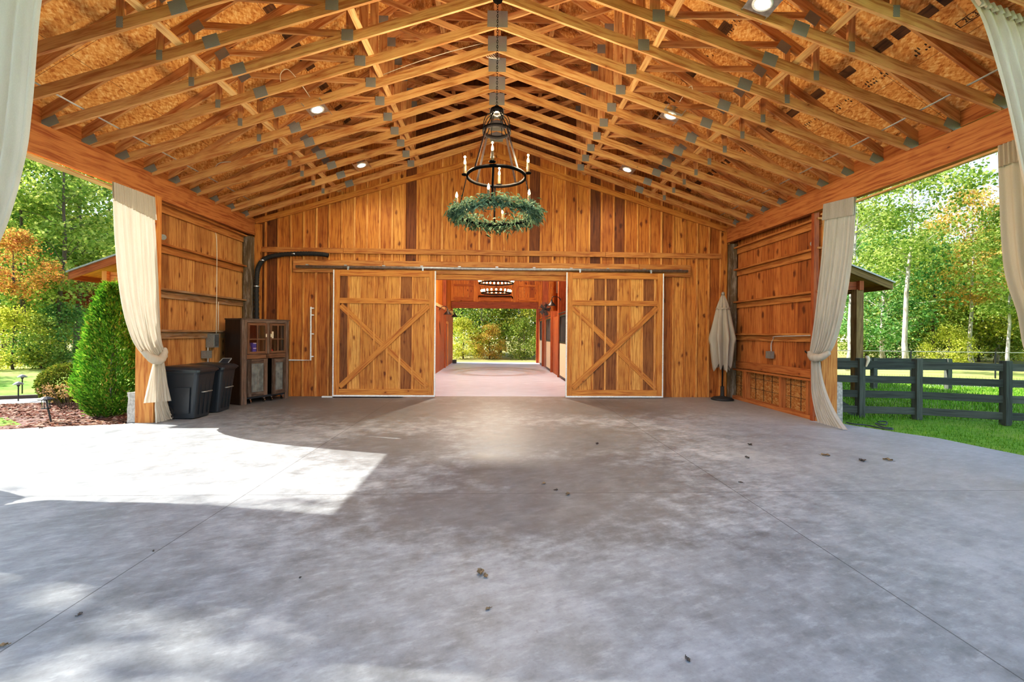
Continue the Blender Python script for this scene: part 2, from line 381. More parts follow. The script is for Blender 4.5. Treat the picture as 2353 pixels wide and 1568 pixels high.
def osb(name='oriented_strand_board', k=1.):
    t = NT(name); uv = t.n('UVMap').outputs[0]; x, y, z = t.sep(uv)
    nz = t.noise(uv, 7., 2)[1]
    out = None
    for i, (sx, sy, a) in enumerate(((14, 42, .5), (36, 14, 1.1), (20, 54, -.4))):
        ca, sa = math.cos(a), math.sin(a)
        xx = t.math('ADD', t.math('MULTIPLY', x, ca), t.math('MULTIPLY', y, sa)); yy = t.math('SUBTRACT', t.math('MULTIPLY', y, ca), t.math('MULTIPLY', x, sa))
        v = t.voro(t.vec('ADD', t.comb(t.math('MULTIPLY', xx, float(sx)), t.math('MULTIPLY', yy, float(sy)), float(i * 3)), nz), 1.)
        val = t.sep(v[1])[0]
        out = val if out is None else t.math('ADD', out, val)
    out = t.math('DIVIDE', out, 3.)
    big = t.noise(uv, 1.1, 3)[0]
    c = t.ramp(out, [(.15, srgb(176, 104, 46)), (.4, srgb(214, 146, 76)), (.6, srgb(226, 162, 92)), (.85, srgb(244, 200, 136))])
    c = t.mix(t.math('MULTIPLY', t.smooth(big, .62, .72), .55), c, srgb(96, 52, 20))
    # panel seams every 1.22 m up the slope and 2.44 m along
    fx = t.math('FRACT', t.math('DIVIDE', y, 1.22)); fy = t.math('FRACT', t.math('DIVIDE', x, 2.44))
    seam = t.math('MAXIMUM', t.math('LESS_THAN', fx, .006), t.math('LESS_THAN', fy, .003))
    c = t.mix(t.math('MULTIPLY', seam, .75), c, srgb(60, 34, 16))
    if k < 1: c = t.mix(1., c, (k, k * .92, k * .85, 1), 'MULTIPLY')
    return t.bsdf(c, .75, 0, .2, t.bump(out, .3, .003))
M['osb'] = osb(); M['osb_dull'] = osb('dull_strand_board', .5)
def concrete():
    t = NT('troweled_concrete'); P = t.n('NewGeometry').outputs['Position']; x, y, z = t.sep(P)
    n1 = t.noise(P, .5, 3, .6)[0]; n2 = t.noise(P, 3.2, 5, .7)[0]; n3 = t.noise(P, 34., 3, .6)[0]
    sw = t.noise(t.comb(t.math('MULTIPLY', t.math('ADD', x, t.math('MULTIPLY', y, .35)), 5.5), t.math('MULTIPLY', t.math('SUBTRACT', y, t.math('MULTIPLY', x, .35)), 13.)), 1., 4, .7)[0]
    c = t.ramp(t.math('ADD', t.math('MULTIPLY', n2, .6), t.math('MULTIPLY', n1, .4)), [(.36, srgb(112, 116, 118)), (.5, srgb(138, 143, 146)), (.64, srgb(162, 167, 170))])
    c = t.mix(t.math('MULTIPLY', t.smooth(sw, 0.5, .7), .32), c, srgb(188, 193, 197))
    c = t.mix(t.math('MULTIPLY', t.smooth(sw, .5, .32), .28), c, srgb(88, 88, 90))
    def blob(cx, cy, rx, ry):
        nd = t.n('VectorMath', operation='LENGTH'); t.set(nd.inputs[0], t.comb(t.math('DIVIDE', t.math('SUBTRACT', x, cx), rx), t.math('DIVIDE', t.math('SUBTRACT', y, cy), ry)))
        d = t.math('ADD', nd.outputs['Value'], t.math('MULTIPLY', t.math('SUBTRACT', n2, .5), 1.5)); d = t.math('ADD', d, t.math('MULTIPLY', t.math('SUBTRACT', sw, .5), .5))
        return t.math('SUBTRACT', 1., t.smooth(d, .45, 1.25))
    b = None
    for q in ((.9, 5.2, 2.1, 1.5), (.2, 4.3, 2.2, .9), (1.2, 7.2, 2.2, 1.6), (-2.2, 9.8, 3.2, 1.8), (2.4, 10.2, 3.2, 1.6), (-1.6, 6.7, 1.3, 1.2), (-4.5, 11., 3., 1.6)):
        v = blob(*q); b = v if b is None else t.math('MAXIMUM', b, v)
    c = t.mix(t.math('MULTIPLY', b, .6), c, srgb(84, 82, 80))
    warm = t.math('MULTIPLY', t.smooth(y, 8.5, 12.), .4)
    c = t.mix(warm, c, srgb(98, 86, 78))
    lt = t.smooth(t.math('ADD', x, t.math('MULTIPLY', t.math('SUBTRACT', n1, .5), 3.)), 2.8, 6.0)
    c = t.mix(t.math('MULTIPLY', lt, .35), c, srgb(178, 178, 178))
    c = t.mix(t.math('MULTIPLY', t.smooth(n3, .6, .74), .3), c, srgb(96, 95, 94))
    def cut(v, q): return t.math('LESS_THAN', t.math('ABSOLUTE', t.math('SUBTRACT', v, q)), .0045)
    j = t.math('MAXIMUM', cut(x, -2.60), cut(x, 2.64)); j = t.math('MAXIMUM', j, cut(y, 4.70)); j = t.math('MAXIMUM', j, cut(y, 8.235))
    c = t.mix(t.math('MULTIPLY', j, .7), c, srgb(48, 46, 44))
    rough = t.math('MULTIPLY_ADD', n2, .3, .34)
    h = t.math('ADD', t.math('MULTIPLY', n2, .5), t.math('MULTIPLY', n3, .35))
    return t.bsdf(c, rough, 0, .4, t.bump(h, .12, .01))
M['concrete'] = concrete()
def drive():
    t = NT('pale_driveway_concrete'); P = t.n('NewGeometry').outputs['Position']; n = t.noise(P, 3., 5, .65)[0]  # pale mottled concrete for driveway and path
    return t.bsdf(t.ramp(n, [(.3, srgb(160, 158, 152)), (.7, srgb(206, 203, 196))]), .8, 0, .3, t.bump(n, .1, .01))
M['drive'] = drive()
def woodfloor():
    t = NT('aisle_floor'); P = t.n('NewGeometry').outputs['Position']; x, y, z = t.sep(P)
    n = t.noise(t.comb(t.math('MULTIPLY', x, 1.5), t.math('MULTIPLY', y, 9.)), 1., 4, .65)[0]
    return t.bsdf(t.ramp(n, [(.3, srgb(160, 170, 196)), (.7, srgb(200, 210, 236))]), .42, 0, .5, t.bump(n, .1, .01))
M['aisle'] = woodfloor()
def ground():
    t = NT('lawn_ground'); P = t.n('NewGeometry').outputs['Position']; x, y, z = t.sep(P)
    n = t.noise(P, .5, 4)[0]; n2 = t.noise(P, 9., 4, .7)[0]
    c = t.ramp(n2, [(.3, srgb(74, 116, 34)), (.55, srgb(112, 158, 52)), (.8, srgb(146, 176, 78))])
    c = t.mix(t.math('MULTIPLY', t.smooth(n, .45, .7), .4), c, srgb(170, 168, 92))
    far = t.smooth(y, 14., 22.); c = t.mix(t.math('MULTIPLY', far, .6), c, srgb(186, 182, 112))
    woods = t.smooth(t.math('ABSOLUTE', x), 30., 40.); c = t.mix(t.math('MULTIPLY', t.smooth(y, 24., 30.), .7), c, srgb(128, 112, 72))
    return t.bsdf(c, .95, 0, .1, t.bump(n2, .5, .03))
M['ground'] = ground()
M['bed'] = plain('mulch_ground', srgb(112, 78, 68), .95, bump=.8, bscale=26, var=.35)
M['road'] = plain('asphalt_road', srgb(132, 130, 132), .9)
# ------------------------------------------------------------------ setting: ground, slab
g = MB(); g.quad((-120, -40, -.06), (120, -40, -.06), (120, 160, -.06), (-120, 160, -.06)); struct(g.build('ground', M['ground']))
slab = MB()
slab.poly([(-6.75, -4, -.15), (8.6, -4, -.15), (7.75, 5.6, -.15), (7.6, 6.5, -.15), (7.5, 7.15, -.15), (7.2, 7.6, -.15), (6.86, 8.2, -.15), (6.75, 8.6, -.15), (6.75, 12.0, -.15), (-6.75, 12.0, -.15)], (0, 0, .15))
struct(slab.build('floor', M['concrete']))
dv = MB(); dv.poly([(-24, -4, -.15), (-6.75, -4, -.15), (-6.75, 8.34, -.15), (-7.43, 8.17, -.15), (-8.0, 8.03, -.15), (-8.6, 7.75, -.15), (-9.6, 7.0, -.15), (-24, 5.4, -.15)], (0, 0, .148))
struct(dv.build('driveway', M['drive']))
# ------------------------------------------------------------------ barn end wall (board and batten)
DO0, DO1, DOH = -2.48, 2.55, 3.29          # door opening
def ztop(x): return 4.60 + (6.62 - 4.60) * (1 - abs(x) / 6.32)
w = MB(); wb = MB(); step = .332; x = -6.42
while x < 6.42:
    x1 = min(x + step, 6.42); z0 = DOH if (x1 > DO0 + .05 and x < DO1 - .05) else 0
    zt = min(ztop(x), ztop(x1)) + .35
    w.box(x, x1 - .004, WALL + .03, WALL + .055, z0, zt, 'z')
    wb.box(x1 - .026, x1 + .022, WALL - .006, WALL + .03, z0, zt, 'z')
    x = x1
struct(w.build('wall_back', M['cedar'])); struct(wb.build('trim_6', M['batten']))
# blank sheathing behind so that no light leaks between boards
sh = MB(); sh.box(-6.6, DO0 - .02, WALL + .056, WALL + .12, 0, 9.2); sh.box(DO1 + .02, 6.6, WALL + .056, WALL + .12, 0, 9.2); sh.box(DO0 - .02, DO1 + .02, WALL + .056, WALL + .12, DOH + .01, 9.2)
struct(sh.build('wall_back_sheathing', M['cedar']))
def trim(name, mb, mat): return struct(mb.build(name, mat))
t_ = MB()
for s in (-1, 1):
    t_.bar((s * 6.34, WALL - .02, 4.62), (0, WALL - .02, 6.52), .05, .145, up=(0, 0, 1))
trim('trim_1', t_, M['doorframe'])           # rake boards
t_ = MB()
for a, b_ in ((-6.32, -4.06), (-4.05, 2.98), (2.99, 6.33)): t_.box(a, b_, WALL - .035, WALL + .003, 3.815, 3.955)
trim('trim_2', t_, M['girt'])                # belt board
t_ = MB()
for a, b_ in ((-5.35, -3.0), (-2.99, 3.9), (3.91, 5.33)): t_.box(a, b_, WALL - .05, WALL + .003, 3.30, 3.63)
trim('trim_3', t_, M['girt'])                # board that carries the door track
t_ = MB(); t_.box(DO0 - .1, DO1 + .1, WALL + .0, WALL + .16, DOH - .13, DOH + .005); t_.box(DO0 - .1, DO0, WALL, WALL + .16, 0, DOH); t_.box(DO1, DO1 + .1, WALL, WALL + .16, 0, DOH)
trim('trim_4', t_, M['doorframe'])           # opening frame
t_ = MB(); t_.box(-6.36, -6.18, WALL - .04, WALL + .003, 0, 4.55); t_.box(6.2, 6.36, WALL - .04, WALL + .003, 0, 4.55); trim('trim_5', t_, M['cedar'])
# ------------------------------------------------------------------ side walls
def side_wall(s, name, mat, y0=8.45):
    w = MB(); y = y0
    while y < WALL + .05:
        y1 = min(y + random.choice((.24, .28, .3)), WALL + .06)
        w.box(min(s * 6.62, s * 6.6), max(s * 6.62, s * 6.6), y, y1 - .005, .0 if s < 0 else .82, 4.3, 'z'); y = y1
    struct(w.build(name, mat))
    w = MB(); w.box(min(s * 6.66, s * 6.63), max(s * 6.66, s * 6.63), y0, WALL + .06, 0, 4.6, 'z'); struct(w.build(name + '_siding', mat))
side_wall(-1, 'wall_left', M['cedar_l'], 8.60); side_wall(1, 'wall_right', M['cedar_r'], 8.80)
def girt(s, z, y0, y1, mat, k, label):
    a, b_ = sorted((s * 6.46, s * 6.60)); c, d = sorted((s * 6.555, s * 6.595))
    o = MB(); o.box(a, b_, y0, y1, z - .04, z, 'y'); o.box(c, d, y0, y1, z - .18, z - .042, 'y')
    struct(o.build('trim_%d' % k, mat))
girt(-1, 4.22, 8.6, 11.88, M['girt'], 11, ''); girt(-1, 3.43, 8.6, 11.88, M['girt'], 12, ''); girt(-1, 2.545, 8.6, 11.88, M['girtgrey'], 13, ''); girt(-1, 1.735, 8.6, 11.88, M['girtgrey'], 14, '')
girt(1, 4.10, 8.6, 11.88, M['girt'], 21, ''); girt(1, 3.505, 8.6, 11.88, M['girt'], 22, ''); girt(1, 2.63, 8.6, 11.88, M['girt'], 23, ''); girt(1, 1.765, 8.6, 11.88, M['girt'], 24, '')
o = MB(); o.box(6.54, 6.59, 8.6, 11.88, .84, 1.02, 'y'); o.box(6.45, 6.59, 8.6, 11.88, .78, .82, 'y'); o.box(6.45, 6.59, 8.6, 11.88, 0, .09, 'y')
for y in (8.85, 9.72, 11.1, 11.8): o.box(6.47, 6.59, y, y + (.16 if y > 11 else .07), .09, .78, 'z')
struct(o.build('trim_25', M['beam']))
o = MB(); o.quad((6.598, 11.9, 0), (6.598, 8.6, 0), (6.598, 8.6, .84), (6.598, 11.9, .84)); struct(o.build('wall_right_base', M['osb_dull']))
o = MB()
for i in range(9): o.box(6.590, 6.596, 8.9 + i * .33, 8.912 + i * .33, .1, .78, 'z')
for z in (.36, .62): o.box(6.590, 6.596, 8.85, 11.8, z, z + .008, 'y')
struct(o.build('trim_26', M['black_print']))
# ------------------------------------------------------------------ header beams, posts
for s, nm in ((-1, 'header_beam'), (1, 'header_beam')):
    o = MB(); xa = s * 6.41
    # the beam climbs a little towards the barn as in the picture
    i0 = len(o.v)
    o.bar((xa, 3.9, 4.33), (xa, WALL, 4.47), .12, .43, up=(0, 0, 1))
    lab = 'long laminated timber header beam above the opening beside the wheelie bins' if s < 0 else 'long laminated timber header beam above the opening towards the black fence'
    tag(o.build(nm, M['beam']), lab, 'beam')
    o = MB(); o.box(min(s * 6.5, s * 6.54), max(s * 6.5, s * 6.54), 3.9, WALL, 4.66, 5.05, 'y'); struct(o.build('trim_%d' % (31 if s < 0 else 32), M['beam']))
    o = MB(); o.box(min(s * 6.36, s * 6.5), max(s * 6.36, s * 6.42), 3.9, 8.4, 4.085, 4.115, 'y'); struct(o.build('trim_%d' % (33 if s < 0 else 34), M['brace']))
def post(x0, x1, y0, y1, zt, label, mat):
    t = thing('timber_post', label, 'post', ((x0 + x1) / 2, (y0 + y1) / 2, 0))
    MB().box(x0, x1, y0, y1, 0, zt, 'z').build('shaft', mat, t)
    return t
post(-6.665, -6.335, 8.43, 8.60, 4.24, 'square cedar post behind the cream curtain next to the wheelie bins', M['post'])
post(6.56, 6.885, 8.60, 8.80, 4.24, 'square cedar post behind the curtain where the black fence starts', M['post'])
post(-6.6, -6.36, 3.98, 4.2, 4.1, 'square cedar post at the front corner on the driveway side', M['post'])
post(6.36, 6.6, 3.98, 4.2, 4.1, 'square cedar post at the front corner on the lawn side', M['post'])
o = MB(); o.box(-6.48, -6.40, 8.61, 8.69, 0, 4.22, 'z'); struct(o.build('trim_41', M['grey_post']))
o = MB(); o.box(6.40, 6.50, 8.62, 8.70, 0, 4.22, 'z'); struct(o.build('trim_42', M['redpost']))
o = MB(); o.box(-6.55, -6.36, 11.7, 11.86, 0, 4.2, 'z'); struct(o.build('trim_43', M['grey_post']))
o = MB(); o.box(6.38, 6.55, 11.72, 11.86, 0, 4.2, 'z'); struct(o.build('trim_44', M['grey_post']))
def rough_block(x0, x1, y0, y1, z0, z1, n=5, amp=.02):
    o = MB()
    def P(u, v, w):
        p = Vector((x0 + (x1 - x0) * u, y0 + (y1 - y0) * v, z0 + (z1 - z0) * w))
        return p + mnoise.noise_vector(p * 7) * amp
    for ax in range(3):
        for e in (0, 1):
            rows = []
            for i in range(n + 1):
                r = []
                for j in range(n + 1):
                    q = [i / n, j / n]; q.insert(ax, e); r.append(P(*q))
                rows.append(r)
            o.grid(rows)
    return o
tag(rough_block(-6.82, -6.67, 8.45, 8.75, 0, .56).build('concrete_pier', M['pier'], smooth=True), 'rough grey concrete pier beside the arborvitae and the cedar post', 'pier')
tag(rough_block(6.89, 7.02, 8.62, 8.85, -.05, .78).build('concrete_pier', M['pier'], smooth=True), 'rough grey concrete pier where the black fence meets the post', 'pier')
# ------------------------------------------------------------------ roof deck (ceiling) and trusses
DZ0, DSL = 4.985, .667
def deckz(x): return DZ0 + DSL * (6.35 - abs(x))
dk = MB()
for s in (-1, 1):
    a = (s * 6.74, 3.7, deckz(6.74)); b_ = (s * 6.74, 12.0, deckz(6.74)); c = (0, 12.0, deckz(0)); d = (0, 3.7, deckz(0)); L = 6.74 * math.hypot(1, DSL)
    n = len(dk.v); dk.v += [a, b_, c, d]; dk.face((n, n + 1, n + 2, n + 3), [(0, 0), (8.3, 0), (8.3, L), (0, L)])
    up_ = .03; n = len(dk.v); dk.v += [(p[0], p[1], p[2] + up_) for p in (a, b_, c, d)]; dk.face((n, n + 1, n + 2, n + 3), [(0, 0), (8.3, 0), (8.3, L), (0, L)])
ceil_ = struct(dk.build('ceiling', M['osb']))
def deck_frame(xc, yc, dx=0):
    s = 1 if xc > 0 else -1; c_ = 1 / math.hypot(1, DSL)
    ux = Vector((0, -1, 0)); uy = Vector((-s * c_, 0, DSL * c_)); nn = ux.cross(uy)
    if nn.z > 0: ux = -ux; nn = -nn
    return Vector((xc, yc, deckz(xc))) + nn * .006, ux, uy
def decal_rect(o, base, ux, uy, x0, x1, y0, y1):
    o.quad(base + ux * x0 + uy * y0, base + ux * x1 + uy * y0, base + ux * x1 + uy * y1, base + ux * x0 + uy * y1)
def on_deck(px, py, s=1):
    r = ray(px, py); t = (DZ0 + DSL * 6.35 - EYE) / (r.z + DSL * s * r.x); return Vector((r.x * t, r.y * t, EYE + r.z * t))
p = on_deck(2231, 39)
base, ux, uy = deck_frame(p.x, p.y)
o = MB()
for (a, b_, c, d) in ((-.15, .15, -.045, -.037), (-.15, .15, .037, .045), (-.15, -.142, -.045, .045), (.142, .15, -.045, .045)): decal_rect(o, base, ux, uy, a, b_, c, d)
o.build('stamp_frame', M['black_print'], ceil_)
def text_mesh(name, body, size, base, ux, uy, mat, parent):
    cu = bpy.data.curves.new(name, 'FONT'); cu.body = body; cu.size = size; cu.align_x = 'CENTER'; cu.align_y = 'CENTER'
    tmp = bpy.data.objects.new(name, cu); C.objects.link(tmp)
    bpy.context.view_layer.update()
    me = bpy.data.meshes.new_from_object(tmp.evaluated_get(bpy.context.evaluated_depsgraph_get()))
    bpy.data.objects.remove(tmp); bpy.data.curves.remove(cu)
    off = wloc(parent)
    for v in me.vertices: v.co = base + ux * v.co.x + uy * v.co.y - off
    me.materials.clear(); me.materials.append(mat); me.name = name
    ob = bpy.data.objects.new(name, me); C.objects.link(ob); ob.parent = parent; return ob
text_mesh('stamp_text', '2L-3', .085, base, ux, uy, M['black_print'], ceil_)
for (px_, py_) in ((2125, 108), (2018, 178), (1933, 242), (1868, 280), (1682, 62), (1630, 130)):     # worn, unreadable mill stamps
    p = on_deck(px_, py_); base, ux, uy = deck_frame(p.x, p.y); o = MB(); rr = random.Random(px_)
    for row in range(2):
        for i in range(9):
            xx = -.2 + i * .045; h_ = rr.uniform(.02, .05)
            if rr.random() < .7: decal_rect(o, base, ux, uy, xx, xx + rr.uniform(.006, .022), -.05 + row * .06, -.05 + row * .06 + h_)
    o.build('worn_stamp', M['black_print'], ceil_)
for x_, y0, y1, hw in ((5.28, 3.9, 11.9, .07), (3.72, 3.9, 11.9, .09), (-3.6, 5.2, 11.9, .09)):
    o = MB(); base, ux, uy = deck_frame(x_, 0)
    yy = y0
    while yy < y1:
        ln = random.uniform(.35, .55); A = base + uy * -hw; B = base + uy * hw
        o.quad((A.x, yy, A.z), (A.x, yy + ln, A.z), (B.x, yy + ln, B.z), (B.x, yy, B.z), [(0, 0), (ln, 0), (ln, 2 * hw), (0, 2 * hw)]); yy += .61 if x_ > 5 else random.choice((.61, 1.22))
    o.build('dark_strip', M['darkosb'], ceil_)
# truss
BZ, BSL, BD = 4.58, .3318, .145
def bz(x): return BZ + BSL * (6.35 - abs(x))
def make_truss(y, label):
    t = thing('roof_truss', label, 'roof truss', (0, y, 4.58), 'wooden roof trusses')
    T = .038; y0 = y - T / 2
    for s in (-1, 1):
        MB().poly([(s * 6.37, y0, BZ), (0, y0, bz(0)), (0, y0, bz(0) + BD * 1.05), (s * 6.37, y0, BZ + BD * 1.05 - .004)], (0, T, 0)).build('bottom_chord', M['pine'], t)
        MB().poly([(s * 6.70, y0, deckz(6.70) - .165), (0, y0, deckz(0) - .165), (0, y0, deckz(0) - .003), (s * 6.70, y0, deckz(6.70) - .003)], (0, T, 0)).build('top_chord', M['pine'], t)
        def web(xa, za, xb, zb, w=.089): MB().bar((s * xa, y, za), (s * xb, y, zb), T - .002, w, up=(0, 0, 1) if abs(xa - xb) > .3 else (1, 0, 0)).build('web', M['pine'], t)
        web(4.42, bz(4.42) + .12, 4.42, deckz(4.42) - .17)
        web(4.3, deckz(4.3) - .2, 2.3, bz(2.3) + .17)
        web(2.15, bz(2.15) + .13, 2.15, deckz(2.15) - .17, .14)
        web(2.1, deckz(2.1) - .25, .1, bz(.1) + .18)
        def pl(xc, zc, w_, h_, ang=0.):
            o = MB(); o.box(-w_ / 2, w_ / 2, -.002, .002, -h_ / 2, h_ / 2, 'x')
            o.rot(Matrix.Translation((s * xc, y0 - .0022, zc)) @ Matrix.Rotation(s * ang, 4, 'Y')); o.build('gusset_plate', M['plate'], t)
        a = math.atan(BSL)
        pl(6.40, BZ + .10, .26, .13, a + .12); pl(4.42, bz(4.42) + .10, .075, .13); pl(3.76, bz(3.76) + .085, .2, .165, a); pl(2.2, bz(2.2) + .115, .17, .165)
        pl(4.36, deckz(4.36) - .2, .19, .15, math.atan(DSL)); pl(2.15, deckz(2.15) - .2, .19, .18)
    MB().bar((0, y, bz(0) + .2), (0, y, deckz(0) - .18), T - .002, .12, up=(1, 0, 0)).build('web', M['pine'], t)
    MB().bar((-1.95, y, 7.72), (1.95, y, 7.72), T - .002, .13, up=(0, 0, 1)).build('web', M['pine'], t)
    o = MB(); o.box(-.165, .165, y0 - .004, y0 - .0002, bz(0) + .0, bz(0) + .265, 'x'); o.build('gusset_plate', M['plate'], t)
    return t
ords = ['first', 'second', 'third', 'fourth', 'fifth', 'sixth', 'seventh', 'eighth', 'ninth', 'tenth', 'eleventh', 'twelfth', 'thirteenth']
tr0 = None
for i in range(13):
    y = 6.565 + .6096 * (8 - i); lab = 'pine scissor roof truss with grey nail plates, %s from the plank wall' % ords[i]
    if tr0 is None: tr0 = make_truss(y, lab)
    else:
        t2 = copy_tree(tr0); t2.location.y = y; t2['label'] = lab
# unseen boarded gable end, added to cut sky light on the near trusses
o = MB(); o.poly([(-6.7, 3.9, 4.55), (-6.35, 3.9, 4.6), (0, 3.9, bz(0) + .02), (6.35, 3.9, 4.6), (6.7, 3.9, 4.55), (6.7, 3.9, deckz(6.7) - .01), (0, 3.9, deckz(0) - .01), (-6.7, 3.9, deckz(6.7) - .01)], (0, .05, 0)); struct(o.build('wall_unseen_gable', M['cedar']))
# lateral bracing boards lying on the bottom chords
for (x_, lab) in ((-4.17, 'pale lateral brace board across the trusses, nearest the beam above the bins'), (-2.03, 'pale lateral brace board across the trusses, between ridge and bin-side downlights'),
                  (4.13, 'pale lateral brace board across the trusses, nearest the beam by the fence'), (2.38, 'pale lateral brace board across the trusses, between ridge and fence-side downlights')):
    s = 1 if x_ > 0 else -1
    zc = bz(x_) + BD * 1.05 + .021
    o = MB(); yb = 3.95
    for k in range(2):
        o.bar((x_, yb, zc), (x_, yb + 4.0, zc), .095, .036, up=(-s * -BSL * -1 * -1 if False else s * BSL, 0, 1)); yb += 3.96
    tag(o.build('lateral_brace', M['brace']), lab, 'brace', 'lateral bracing boards')
# purlin like ties in the ridge zone
for (x_, z_, lab) in ((-1.1, 7.81, 'pine tie board over the trusses just off the ridge, bin side'), (1.1, 7.81, 'pine tie board over the trusses just off the ridge, fence side')):
    o = MB(); o.box(x_ - .045, x_ + .045, 3.95, 11.85, z_, z_ + .038, 'y'); tag(o.build('ridge_tie', M['brace']), lab, 'brace', 'ridge tie boards')
# thin conduits through the truss heels
for s, lab in ((-1, 'pair of pale conduits running through truss heels above the bins'), (1, 'pair of pale conduits running through truss heels on the fence side')):
    o = MB()
    for k in (0, .03): o.tube([(s * (5.95 + k), 4.2, 4.9 + k * .3), (s * (5.95 + k), 11.8, 4.9 + k * .3)], .009, 8)
    tag(o.build('conduit', M['pipe'], smooth=True), lab, 'conduit')
# ------------------------------------------------------------------ recessed lights
def downlight(x, y, label):
    z = bz(x) + .03; s = 1 if x > 0 else -1
    t = thing('recessed_light', label, 'light', (x, y, z), 'recessed downlights between trusses')
    R = Matrix.Translation((x, y, z)) @ Matrix.Rotation(math.atan(BSL) * s, 4, 'Y')
    o = MB(); o.box(-.17, .17, -.15, .15, 0, .004, 'x'); o.rot(R); o.build('mounting_plate', M['galv'], t)
    o = MB(); o.lathe([(.085, -.004), (.105, -.012), (.118, -.004), (.118, .0)], n=28); o.rot(R); o.build('trim_ring', M['white'], t, True)
    o = MB(); o.lathe([(0.001, -.006), (.088, -.006)], n=28); o.rot(R); o.build('lamp_face', M['canlight'], t)
    o = MB(); o.lathe([(.09, .004), (.09, .14), (.001, .14)], n=20); o.rot(R); o.build('housing', M['galv'], t)
    for k in (-1, 1):
        o = MB(); o.bar((k * .16, -.29, .012), (k * .16, .29, .012), .012, .008); o.rot(R); o.build('hanger_bar', M['galv'], t)
    l = bpy.data.lights.new('downlight_lamp', 'SPOT'); l.energy = CAN_W; l.color = (1, .84, .62); l.spot_size = 2.9; l.spot_blend = .7; l.shadow_soft_size = .09
    lo = bpy.data.objects.new('downlight_lamp', l); C.objects.link(lo); lo.parent = t; lo.location = (0, 0, -.03)
    return t
CAN_W = 130
downlight(-3.185, 7.944, 'round lit recessed light, larger of the two on the bin side')
downlight(-3.185, 10.53, 'round lit recessed light closest to the plank wall on the bin side')
downlight(3.14, 7.849, 'round lit recessed light, middle one of the three on the fence side')
downlight(3.14, 10.468, 'round lit recessed light closest to the plank wall on the fence side')
downlight(3.156, 5.134, 'large round lit recessed light nearest the camera on the fence side')
def cable(pts, label, r=.006, mat='wire', name='cable', cat='cable', n=8):
    o = MB(); o.tube(catmull(pts, n), r, 6); return tag(o.build(name, M[mat], smooth=True), label, cat)
cable([(-3.6, 7.55, 5.75), (-3.62, 7.5, 6.0), (-3.5, 7.5, 6.1), (-3.35, 7.6, 5.95), (-3.25, 7.8, 5.8)], 'white cable looping above the larger bin-side recessed light')
cable([(3.2, 7.6, 5.8), (3.35, 7.5, 6.02), (3.45, 7.5, 5.85), (3.9, 7.5, 5.65), (4.2, 7.6, 5.55)], 'white cable looping beside the middle fence-side recessed light')
cable([(-.1, 7.86, 6.9), (-.35, 7.82, 6.83), (-1.0, 7.8, 6.62), (-1.6, 7.8, 6.40), (-2.0, 7.8, 6.23)], 'white cable running along a truss towards the ridge on the bin side')
cable([(.12, 5.93, 6.93), (.6, 5.92, 6.72), (1.0, 5.92, 6.60), (1.5, 5.93, 6.43), (1.8, 5.96, 6.3)], 'white cable sagging along a truss on the fence side near the ridge')
cable([(-5.75, 9.1, 4.82), (-5.55, 9.0, 5.05), (-5.3, 9.0, 5.1)], 'grey cable curving up a truss end above the bins', .008, 'pipe')
# ------------------------------------------------------------------ sliding door track and doors
t = thing('sliding_door_track', 'long round galvanised track rail above the two barn doors', 'door track', (0, WALL - .18, 3.44))
MB().tube([(-5.24, WALL - .12, 3.432), (5.22, WALL - .12, 3.448)], .04, 12).build('rail', M['galv'], t, True)
for i in range(11):
    o = MB(); o.box(-5.0 + i, -4.93 + i, WALL - .11, WALL - .052, 3.42, 3.50, 'z'); o.build('bracket', M['galv'], t)
def barn_door(x0, x1, z0, z1, label, nm):
    y = WALL - .20; t = thing(nm, label, 'barn door', ((x0 + x1) / 2, y, z0))
    w_ = x1 - x0; o = MB(); ob = MB()
    bx = x0 + .06
    while bx < x1 - .08:
        b1 = min(bx + .335, x1 - .06); o.box(bx, b1 - .004, y + .03, y + .05, z0 + .05, z1 - .02, 'z'); ob.box(b1 - .025, b1 + .02, y + .010, y + .03, z0 + .05, z1 - .02, 'z'); bx = b1
    o.build('board_panel', M['door'], t); ob.build('batten_strips', M['batten'], t)
    o = MB(); o.box(x0 + .03, x0 + .17, y - .005, y + .03, z0 + .04, z1, 'z'); o.build('stile', M['doorframe'], t)
    o = MB(); o.box(x1 - .17, x1 - .03, y - .005, y + .03, z0 + .04, z1, 'z'); o.build('stile', M['doorframe'], t)
    zm = z0 + (z1 - z0) * .757
    for (a, b_) in ((z1 - .16, z1), (zm - .07, zm + .07), (z0 + .04, z0 + .2)):
        o = MB(); o.box(x0 + .171, x1 - .171, y - .004, y + .028, a, b_, 'x'); o.build('rail', M['doorframe'], t)
    zb, zt = z0 + .2, zm - .07
    L = math.hypot(x1 - x0 - .34, zt - zb)
    for k, (xa, xb) in enumerate(((x0 + .19, x1 - .19), (x1 - .19, x0 + .19))):
        o = MB(); dy = -.002 if k == 0 else .026
        pa, pb = Vector((xa, y + dy, zb + .05)), Vector((xb, y + dy, zt - .05)); o.bar(pa, pb, .03, .14, up=(0, 0, 1)); o.build('cross_brace', M['doorframe'], t)
    o = MB(); o.box(x0, x0 + .03, y - .01, y + .055, z0, z1, 'z'); o.box(x1 - .03, x1, y - .01, y + .055, z0, z1, 'z'); o.box(x0, x1, y - .012, y + .057, z0, z0 + .04, 'x'); o.build('white_edging', M['white'], t)['label'] = 'white metal edging'
    for xx in (x0 + w_ * .14, x0 + w_ * .87):
        o = MB(); o.box(xx - .02, xx + .02, y + .01, y + .03, z1, z1 + .075, 'z'); o.tube([(xx, y + .03, z1 + .07), (xx, y + .05, z1 + .07)], .03, 10); o.build('roller_hanger', M['galv'], t)
    return t
barn_door(-4.245, -1.575, .03, 3.352, 'sliding plank barn door with X brace, beside the white pipe and cabinet', 'barn_door')
